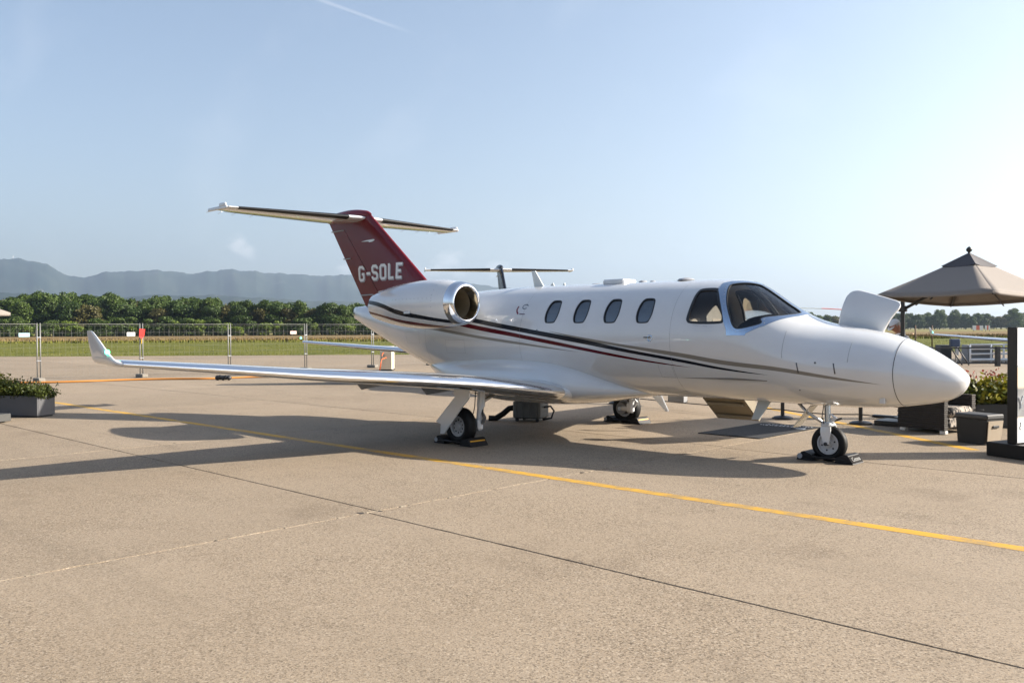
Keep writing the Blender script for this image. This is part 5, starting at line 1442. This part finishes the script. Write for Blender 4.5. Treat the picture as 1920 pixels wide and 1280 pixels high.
# ------------------------------------------------------------------ cool box
cb = empty('cool_box', (5.26, 3.05, .004), math.atan2(-.16, .45), 'black cool box with a beige end panel next to the armchair', 'cool box')
P = [(.03, 0, 0), (.46, 0, 0), (.50, 0, .36), (0, 0, .36)]
MB().prism(P, (0, .35, 0)).build('body', mat('black_box', (.005, .006, .008), .5), cb)
MB().box((-.01, -.01, .362), (.51, .36, .43), .015).build('lid', mat('dark_lid', (.05, .05, .05), .5), cb)
Q = [(.468, .03, .02), (.468, .32, .02), (.503, .335, .34), (.503, .015, .34)]
MB().prism(Q, (.012, 0, 0)).build('end_panel', mat('beige_panel', (.34, .28, .21), .6), cb)
MB().box((.502, .11, .24), (.520, .24, .275), .004).build('grip', M_DARK, cb)

# ------------------------------------------------------------------ display board
sb = empty('display_board', (6.02, 1.84, .004), R(-20), 'black framed display board with a printed poster standing on a black plinth', 'display board')
M_BRD = mat('black_board', (.008, .0075, .0075), .5, spec=.3)
MB().box((0, 0, 0), (1.55, 1.5, .18), .008).build('plinth', M_BRD, sb)
MB().box((.25, .06, .183), (.375, 1.35, 1.68), .006).build('panel', M_BRD, sb)
def poster_mat():
    m = bpy.data.materials.new('poster_print'); m.use_nodes = True; g = NT(m); b = g.n['Principled BSDF']; tc = g.n.new('ShaderNodeTexCoord'); sp2 = g.n.new('ShaderNodeSeparateXYZ'); g.l.new(tc.outputs['Object'], sp2.inputs[0]); z = sp2.outputs['Z']
    col = g.mix(g.smooth(z, 1.17, 1.175), (.72, .58, .42), (.80, .80, .79))
    col = g.mix(g.math('MULTIPLY', g.smooth(z, 1.17, 1.175), g.smooth(z, 1.19, 1.195, 1, 0)), col, (.45, .47, .5))
    ph = g.math('MULTIPLY', g.smooth(z, .52, .54), g.smooth(z, .88, .93, 1, 0)); col = g.mix(ph, col, g.mix(g.noise(tc.outputs['Object'], 9, 5), (.06, .065, .07), (.42, .42, .42)))
    col = g.mix(g.smooth(z, .50, .53, 1, 0), col, (.78, .78, .77)); g.l.new(col, b.inputs['Base Color']); b.inputs['Roughness'].default_value = .4; return m
MB().box((.378, .075, .20), (.385, 1.34, 1.672)).build('poster', poster_mat(), sb)
for a_, b_ in (((.03, .78), (.075, .70)), ((.12, .80), (.075, .70)), ((.075, .70), (.07, .64))):
    MB().tube([(.390, a_[0]+.06, a_[1]), (.390, b_[0]+.06, b_[1])], .008, 5).build('poster_figure', M_WTXT, sb)
for q in stroke([Vector(p) for p in ((.055, .45), (.075, .455), (.08, .42), (.055, .40), (.06, .37), (.08, .37))], .012): MB().add([(.388, p.x+.06, p.y) for p in q], [(0, 1, 2, 3)]).build('poster_mark', M_BRD, sb, fix=False)

# ------------------------------------------------------------------ site fence behind the jet
M_GALV = mat('galvanised_tube', (.18, .18, .175), .55, .3)
M_WIRE = mat('fence_wire', (.20, .20, .19), .6)
panel_mesh = None
FX0, FY0 = -22.9, -.7
wires = MB()
for k in range(18):
    y = .08+3.34*k/17; wires.box((-.001, y-.001, .12), (.001, y+.001, 1.93))
for k in range(8):
    z = .14+1.78*k/7; wires.box((.0025, .05, z-.0012), (.0045, 3.45, z+.0012))
wires_me = wires.mesh('wire_mesh', M_WIRE); tube_me = MB().tube([(0, 0, .06), (0, 0, 2.0)], .020, 10).mesh('end_tube', M_GALV, True)
rail_me = MB().tube([(0, .05, 1.97), (0, 3.45, 1.97)], .006, 6).mesh('top_rail', M_WIRE, True)
foot_me = MB().box((-.11, -.30, 0), (.11, .30, .13), .02).fixed().mesh('fence_foot', mat('fence_foot_concrete', (.22, .20, .17), .9))
clip_me = MB().box((-.03, -.07, 0), (.03, .07, .03), .006).fixed().mesh('clip', M_STEEL)
where = {-1: 'by the shrub planter', 0: 'just past the wing tip', 1: 'carrying a red pennant', 2: 'behind the wing middle', 3: 'behind the far wing tip', 4: 'before the power cabinet', 5: 'hidden behind the tail cone', 6: 'farthest along the row'}
for k in range(-1, 7):
    f = empty('site_fence', (FX0, FY0+3.5*k, 0), 0, 'wire mesh site fence panel with twin tubes, '+where[k], 'fence', 'site fence panels')
    for y in (.05, 3.45): o = link('end_tube', tube_me, f); o.location = (0, y, 0)
    link('wire_mesh', wires_me, f); link('top_rail', rail_me, f)
    for z in (.7, 1.5): o = link('clip', clip_me, f); o.location = (0, 3.5, z)
    ft = link('foot', foot_me, f); ft.location = (0, 3.5, 0); ft.rotation_euler = (0, 0, R(90))
def fence_sign(y, z, w, h, col, label):
    o = MB().box((FX0+.012, y-w/2, z-h/2), (FX0+.018, y+w/2, z+h/2), .002).build('fence_sign', mat('sign_'+str(col), col, .5)); return tag(o, label, 'sign')
fence_sign(-1.15, 1.60, .34, .13, (.35, .55, .62), 'pale blue notice tied to the mesh of the first fence panel')
fence_sign(2.42, 1.60, .30, .14, (.72, .72, .70), 'white notice tied to the mesh beside the red pennant')
fence_sign(9.2, 1.62, .30, .13, (.60, .42, .38), 'faded pink notice on the fence beyond the far wing')
pn = MB()
pn.add([(FX0+.03, 2.72, 1.80), (FX0+.05, 2.92, 1.78), (FX0+.02, 2.90, 1.55), (FX0+.06, 2.80, 1.42), (FX0+.03, 2.70, 1.5)], [(0, 1, 2, 3, 4)])
pn = pn.build('pennant', mat('red_cloth', (.55, .02, .015), .7)); md = pn.modifiers.new('t', 'SOLIDIFY'); md.thickness = .02
tag(pn, 'small red cloth tied to the fence tubes', 'cloth')
tag(MB().tube([(FX0+.05, 2.80, 1.45), (FX0+.06, 2.78, 1.25)], .015, 6).build('streamer', mat('yellow_cloth', (.7, .42, .04), .7)), 'thin yellow streamer hanging below the red cloth', 'streamer')
# cable along the ground
pts = [(-23.5, -3.5), (-21.6, -.65), (-21.2, 1.0), (-20.7, 2.4), (-19.9, 3.3), (-19.5, 3.9), (-19.3, 5.2), (-18.4, 6.0), (-16.0, 6.4), (-13.5, 6.45), (-12.0, 8.0)]
t = np.linspace(0, len(pts)-1, 90); X = nspl(range(len(pts)), [p[0] for p in pts], t); Y = nspl(range(len(pts)), [p[1] for p in pts], t)
hz = MB().tube([(x, y, .035) for x, y in zip(X, Y)], .034, 8).build('orange_cable', mat('orange_sheath', (.42, .17, .03), .6), None, True); tag(hz, 'orange cable snaking over the concrete along the fence', 'cable')
bg = MB()
for k in range(5): bg.lathe([(-.09+.01*k, .02), (-.05, .07), (0, .09), (.05, .06), (.09, .02)], (-18.9+.09*k, 3.75+.06*k, .08+.02*(k % 2)), (1, .4*k, .2), 10, True)
bg = bg.build('cable_coil', M_DARK, None, True); tag(bg, 'dark heap of coiled leads on the concrete by the orange cable', 'leads')
# power cabinet
pc = empty('power_cabinet', (-20.25, 12.1, 0), R(-45), 'cream power cabinet with orange and black leads behind the far wing', 'cabinet')
MB().box((-.42, -.25, .05), (.42, .25, 1.02), .012).build('housing', mat('cream_panel', (.62, .56, .42), .5), pc)
MB().box((-.50, -.26, .04), (-.425, .26, 1.03), .008).build('end_frame', mat('dark_end', (.10, .10, .10), .5), pc)
MB().box((-.44, -.27, 0), (.44, .27, .05)).build('base', M_DARK, pc)
MB().box((-.30, -.255, .12), (.36, -.245, .95), .004).build('door', MATS['cream_panel'], pc)
for k in range(3):
    MB().tube([(.42, -.1+.06*k, .75-.1*k), (.62+.06*k, -.12, .70-.1*k), (.78+.05*k, -.15, .35), (.70+.1*k, -.2, .05)], .018, 6).build('lead', mat('orange_lead', (.60, .12, .03), .5) if k != 1 else M_DARK, pc, True)
MB().tube([(-.5, 0, .6), (-.72, -.1, .5), (-.85, -.2, .25), (-.8, -.2, .05)], .022, 6).build('lead', M_DARK, pc, True)
MB().box((-.58, -.12, .55), (-.505, .02, .66), .01).build('socket', M_DARK, pc)

# ------------------------------------------------------------------ barrier and gear behind the nose
def at(l, d, z=0): p = Vector((9.68, -10.78, 0))+RGT*l+FWD*d; return (p.x, p.y, z)
M_DKMET = mat('dark_bollard', (.022, .022, .024), .5)
rb = empty('guard_rail', at(21.0, 38), R(44.5), 'dark post and rail barrier across the apron behind the nose cone', 'guard rail')
for x in (-5.9, -2.9, 0, 3.0): MB().box((x-.09, -.09, 0), (x+.09, .09, .86), .012).build('post', M_DKMET, rb)
for z in (.14, .80): MB().box((-6.0, -.03, z-.03), (4.5, .03, z+.03), .006).build('rail', M_DKMET, rb)
bs = empty('equipment_stand', at(19.75, 39.2), R(44.5), 'dark blue equipment box on a leaning two legged stand by the guard rail', 'stand')
MB().box((-.20, -.12, .82), (.20, .12, 1.18), .03).build('box', mat('navy_plastic', (.03, .05, .10), .5), bs)
MB().tube([(.1, .1, 0), (.05, .0, .9)], .035, 8).build('rear_leg', M_GREYPAINT, bs, True)
for x in (-.02, .28): MB().tube([(x-.22, -.05, .85), (x+.18, -.35, .02)], .03, 8).build('leg', M_DKMET, bs, True)
MB().box((.05, -.1, .45), (.16, .1, .85), .02).build('white_bracket', M_WHITE, bs)
for l, w_, c_, lab in ((21.6, .55, (.035, .04, .05), 'dark'), (23.3, 1.3, (.36, .36, .37), 'light grey')):
    cbn = empty('ground_cabinet', at(l, 44), R(44.5), lab+' ground equipment cabinet behind the guard rail', 'cabinet', 'ground cabinets')
    MB().box((-w_/2, -.3, .04), (w_/2, .3, .82), .02).build('housing', mat('cab_'+lab[:4], c_, .5), cbn); MB().box((-w_/2+.05, -.31, .10), (w_/2-.05, -.302, .74), .004).build('door', mat('cabdoor_'+lab[:4], tuple(v*.8 for v in c_), .5), cbn)
wr = empty('white_railing', at(23.9, 42), R(44.5), 'white tubular railing in front of the far jet wing', 'railing')
for x in (-2.0, -1.0, -.4, .25, 1.2): MB().tube([(x, 0, 0), (x, 0, .86)], .045, 8).build('post', mat('railing_white', (.78, .78, .77), .5), wr, True)
for z in (.14, .42, .66, .86): MB().tube([(-2.0, 0, z), (1.6, 0, z)], .04 if z != .14 else .07, 8).build('rail', MATS['railing_white'], wr, True)
kb = MB().box((-14, -.15, 0), (14, .15, .13), .02).build('kerb', mat('kerb_concrete', (.30, .28, .25), .9, var=.15)); kb.location = at(14.5, 25.5); kb.rotation_euler = (0, 0, R(44.5)); tag(kb, 'long grey concrete kerb behind the planter with tall plants', 'kerb')
for i, (u, d, lab) in enumerate(((.459, 75, 'nearer'), (.478, 82, 'farther'))):
    mp_ = empty('marker_post', at(u*d, d), 0, lab+' of the two brown lamp posts in the meadow behind the nose', 'marker post', 'lamp posts in the meadow')
    MB().tube([(0, 0, -.1), (0, 0, 1.9)], .06, 8).build('post', mat('brown_post', (.09, .05, .03), .7), mp_, True); MB().lathe([(-.09, .02), (-.05, .10), (.05, .10), (.09, .02)], (-.18, -.18, 1.15), (0, 0, 1), 10, True).build('lamp', mat('amber_lens', (.75, .45, .25), .4), mp_, True)
for i, (u, d, w_, lab) in enumerate(((.530, 420, 5.0, 'red and white marker board far out on the airfield'), (.541, 430, 2.4, 'narrow red and white marker board far out on the airfield'))):
    rm = empty('runway_board', at(u*d, d), R(44.5), lab, 'marker board')
    for k in range(3): MB().box((-w_/2+w_/3*k, -.1, .4), (-w_/2+w_/3*(k+1), .1, 2.6)).build('board_panel', mat('board_red', (.55, .12, .06), .6) if k % 2 else M_WHITE, rm)
    for x in (-w_*.4, w_*.4): MB().box((x-.1, -.08, -.1), (x+.1, .08, .4)).build('leg', M_DKMET, rm)
# ------------------------------------------------------------------ helicopter whose rotor blade shows over the nose
he = empty('helicopter', at(18.6, 60), R(44.5), 'parked helicopter with a red banded white rotor blade showing behind the windshield', 'helicopter')
rr = []
for x, w_, zb, zt in ((-2.2, .25, 1.0, 1.4), (-1.5, .6, .65, 1.9), (-.6, .75, .5, 2.15), (.4, .75, .5, 2.2), (1.2, .5, .7, 2.1), (2.2, .2, 1.3, 1.9), (5.5, .10, 1.75, 2.0)):
    rr.append([(w_*math.cos(t), x, (zb+zt)/2+(zt-zb)/2*math.sin(t)) for t in np.linspace(0, 2*math.pi, 20, endpoint=False)])
MB().loft(rr, True, True).build('body', M_WHITE, he, True)
MB().tube([(0, 0, 2.1), (0, 0, 3.02)], .09, 10).build('rotor_mast', M_DKMET, he, True)
for s in (-1, 1):
    MB().tube([(s*.9, -1.6, .12), (s*.9, 1.4, .1)], .05, 8).build('skid', M_DKMET, he, True)
    for y in (-.8, .7): MB().tube([(s*.9, y, .12), (s*.5, y, .6)], .04, 8).build('skid_leg', M_DKMET, he, True)
for a in (0, 120, 240):
    Mb = Matrix.Rotation(R(a+2), 4, 'Z')
    def bladept(r_, dz): return [tuple(Mb @ Vector((r_, y, 3.08-.0055*r_**2.3+z))) for y, z in ((-.13, 0), (0, .03), (.13, 0), (0, -.03))]
    bl = MB().loft([bladept(r_, 0) for r_ in np.linspace(.2, 2.55, 6)], True, True).build('rotor_blade', M_WHITE, he, True, 40)
    MB().loft([bladept(r_, 0) for r_ in np.linspace(2.552, 4.2, 5)], True, True).build('red_band', mat('signal_red', (.55, .06, .04), .4), bl, True, 40)
# ------------------------------------------------------------------ perimeter fence at the foot of the wood
pf = empty('perimeter_fence', at(-130, 338), R(44.5), 'long wire perimeter fence at the foot of the wood', 'fence')
post_me = MB().tube([(0, 0, -.1), (0, 0, 2.4)], .03, 6).mesh('post', mat('fence_post_grey', (.30, .30, .28), .7))
for k in range(68): o = link('post', post_me, pf); o.location = (-80+3.4*k, 0, 0)
for z in (.1, .9, 1.7, 2.3): MB().box((-80, -.01, z-.01), (150, .01, z+.01)).build('wire', mat('fence_wire_far', (.33, .33, .31), .7), pf)
# ------------------------------------------------------------------ person under the parasol, looking down
M_SKIN = mat('skin', (.42, .20, .13), .55); M_SHIRT = mat('white_shirt', (.78, .78, .80), .8, bump=.3, bscale=25); M_TROUS = mat('grey_trousers', (.05, .055, .07), .85); M_CAP = mat('pale_cap', (.66, .68, .70), .85); M_SHOE = mat('dark_shoe', (.02, .018, .016), .5); M_HAIR = mat('grey_hair', (.45, .42, .38), .8)
def skin_body(name, verts, edges, radii, m, parent, sub=2, root=0):
    me = bpy.data.meshes.new(name); me.from_pydata(verts, edges, []); o = bpy.data.objects.new(name, me); COL.objects.link(o)
    md = o.modifiers.new('s', 'SKIN'); md.use_smooth_shade = True; md.branch_smoothing = .6
    for i, r_ in enumerate(radii): me.skin_vertices[0].data[i].radius = r_ if isinstance(r_, tuple) else (r_, r_)
    me.skin_vertices[0].data[root].use_root = True
    sb_ = o.modifiers.new('d', 'SUBSURF'); sb_.levels = sub; sb_.render_levels = sub
    out = bpy.data.meshes.new_from_object(o.evaluated_get(bpy.context.evaluated_depsgraph_get())); bpy.data.objects.remove(o)
    out.materials.clear(); out.materials.append(m); out.polygons.foreach_set('use_smooth', [True]*len(out.polygons))
    return link(name, out, parent)
# local frame: facing +x, y to the person's own left
pe = empty('person', (3.45, 6.17, .004), R(44.5+180+8), 'person in white shirt and pale cap looking down beside the parasol mast', 'person')
pe.rotation_euler = (0, R(6), R(44.5+180+8)); pe.scale = (1.06, 1.06, 1.06)
B = {'pelvis': (0, 0, .95), 'waist': (.02, 0, 1.10), 'chest': (.03, 0, 1.30), 'neckb': (.03, 0, 1.47), 'neck': (.065, 0, 1.545)}
V = [(0, 0, .95), (.01, 0, 1.10), (.02, 0, 1.28), (.03, 0, 1.43), (.055, 0, 1.52), (.075, 0, 1.565)]; E_ = [(0, 1), (1, 2), (2, 3), (3, 4), (4, 5)]; Rr = [(.155, .125), (.15, .115), (.165, .125), (.13, .095), .058, .055]
def add(p, r_, j): V.append(p); Rr.append(r_); E_.append((j, len(V)-1)); return len(V)-1
for s in (1, -1):
    k = add((.0, s*.09, .88), .095, 0); k = add((.03, s*.10, .50), .066, k); k = add((-.02, s*.10, .12), .048, k); k = add((-.03, s*.10, .06), .045, k); add((.12, s*.115, .045), .036, k)
    k = add((.02, s*.185, 1.40), .062, 3); k = add((.02, s*.235, 1.14), .045, k); k = add((.17, s*.19, 1.00), .034, k); w_ = add((.24, s*.165, .985), .026, k)
    pm = add((.285, s*.155, .98), (.030, .018), w_)
    for q, (dy, ln) in enumerate(((-.030, .062), (-.010, .074), (.010, .070), (.028, .055))):
        f1 = add((.335, s*(.155+dy), .972), .0085, pm); f2 = add((.335+ln*.5, s*(.155+dy), .962), .008, f1); add((.335+ln*.85, s*(.155+dy), .942), .007, f2)
    t1 = add((.275, s*.112, .975), .010, w_); add((.315, s*.095, .965), .0085, t1)
body = skin_body('body', V, E_, Rr, M_SKIN, pe)
bmats = [M_SKIN, M_SHIRT, M_TROUS, M_SHOE]
body.data.materials.clear()
for m_ in bmats: body.data.materials.append(m_)
for p in body.data.polygons:
    c = p.center; out_arm = abs(c.y) > .16 and c.z < 1.2
    p.material_index = 3 if c.z < .085 else 2 if (c.z < .985 and abs(c.y) < .2 and c.x < .14) else (0 if (c.z > 1.505 or (c.x > .10 and c.z < 1.10) or (out_arm and c.z < 1.16)) else 1)
# head, tilted down
hd = bpy.data.objects.new('head_pivot', None)
bm = bmesh.new(); bmesh.ops.create_uvsphere(bm, u_segments=28, v_segments=20, radius=1)
for v in bm.verts:
    x, y, z = v.co; jaw = 1-.28*max(0, -z); fx = .098*x*(1.0 if x < 0 else .96)*(1-.10*max(0, -z)*(x < 0)); v.co = Vector((fx, .074*y*jaw, .118*z))
    if x > .75 and abs(y) < .22 and -.35 < z < .15: v.co.x += .020*(1-abs(y)/.22)*(1-abs(z+.12)/.27 if abs(z+.12) < .27 else 0)      # nose
    if x > .6 and .08 < abs(y) < .5 and .0 < z < .25: v.co.x -= .008       # eye sockets
    if x > .8 and abs(y) < .3 and -.62 < z < -.5: v.co.x -= .005           # mouth
    if x > .6 and z < -.75: v.co.x += .010                                  # chin
Mh = Matrix.Translation((.095, 0, 1.635)) @ Matrix.Rotation(R(24), 4, 'Y')
me = bpy.data.meshes.new('head'); bm.to_mesh(me); bm.free(); me.transform(Mh); me.materials.append(M_SKIN); me.polygons.foreach_set('use_smooth', [True]*len(me.polygons)); head = link('head', me, pe)
bpy.data.objects.remove(hd)
for s in (1, -1):
    MB().lathe([(-.012, .008), (-.004, .026), (.006, .030), (.014, .018), (.016, .001)], Mh @ Vector((-.008, s*.072, -.008)), (Mh.to_3x3() @ Vector((-.2, s, .1))), 12, True).build('ear', M_SKIN, head, True)
    MB().lathe([(-.008, .001), (-.004, .010), (.004, .010), (.008, .001)], Mh @ Vector((.083, s*.031, .016)), (Mh.to_3x3() @ Vector((1, 0, 0))), 10, True).build('eye', M_DARK, head, True)
def dome(scale, zcut, material, name, back=False):
    bm = bmesh.new(); bmesh.ops.create_uvsphere(bm, u_segments=28, v_segments=16, radius=1)
    bmesh.ops.delete(bm, geom=[v for v in bm.verts if v.co.z < zcut or (back and v.co.x > .25)], context='VERTS')
    for v in bm.verts: v.co = Vector((v.co.x*scale[0], v.co.y*scale[1], v.co.z*scale[2]+.004))
    me = bpy.data.meshes.new(name); bm.to_mesh(me); bm.free(); me.transform(Mh); me.materials.append(material); me.polygons.foreach_set('use_smooth', [True]*len(me.polygons)); return link(name, me, pe)
dome((.103, .079, .122), -.25, M_HAIR, 'hair', True)
cap = dome((.110, .086, .128), .22, M_CAP, 'cap')
bmv = MB(); n = 14
top_ = [(.075+.095*math.cos(a)*.9, .078*math.sin(a), .034-.014*abs(math.sin(a))-.028*math.cos(a)) for a in np.linspace(-math.pi/2, math.pi/2, n)]
bmv.add([tuple(Mh @ Vector(p)) for p in top_]+[tuple(Mh @ Vector((p[0]*.82, p[1], .036))) for p in top_], [(k, k+1, k+1+n, k+n) for k in range(n-1)])
vz = bmv.build('visor', M_CAP, cap); md = vz.modifiers.new('t', 'SOLIDIFY'); md.thickness = .006
MB().tube([(.10, .075, 1.46), (.03, .085, 1.515), (-.04, .0, 1.53), (.03, -.085, 1.515), (.10, -.075, 1.46), (.165, 0, 1.20)], .007, 6).build('lanyard', mat('dark_strap', (.03, .04, .07), .7), pe, True)
MB().tube([(-.055, .0, 1.47), (-.02, .075, 1.51), (.06, .085, 1.50), (.115, .03, 1.455)], .014, 8).build('collar', M_SHIRT, pe, True)
# ------------------------------------------------------------------ air
def make_haze():
    m = bpy.data.materials.new('haze_air'); m.use_nodes = True; nt = m.node_tree
    for n in list(nt.nodes):
        if n.type != 'OUTPUT_MATERIAL': nt.nodes.remove(n)
    out = [n for n in nt.nodes][0]
    v = nt.nodes.new('ShaderNodeVolumePrincipled'); v.inputs['Color'].default_value = (.61, .78, 1.0, 1); v.inputs['Density'].default_value = HAZE_DENSITY
    v.inputs['Anisotropy'].default_value = HAZE_G
    v.inputs['Density Attribute'].default_value = ''; m.cycles.homogeneous_volume = True
    nt.links.new(v.outputs[0], out.inputs['Volume'])
    o = MB().box((-16500, -16500, -130), (16500, 16500, 1500)).build('haze', m)
    tag(o, 'pale blue morning haze filling the air over the airfield', 'haze', kind='stuff')
HAZE_DENSITY, HAZE_G = 8.6e-5, .45
make_haze()
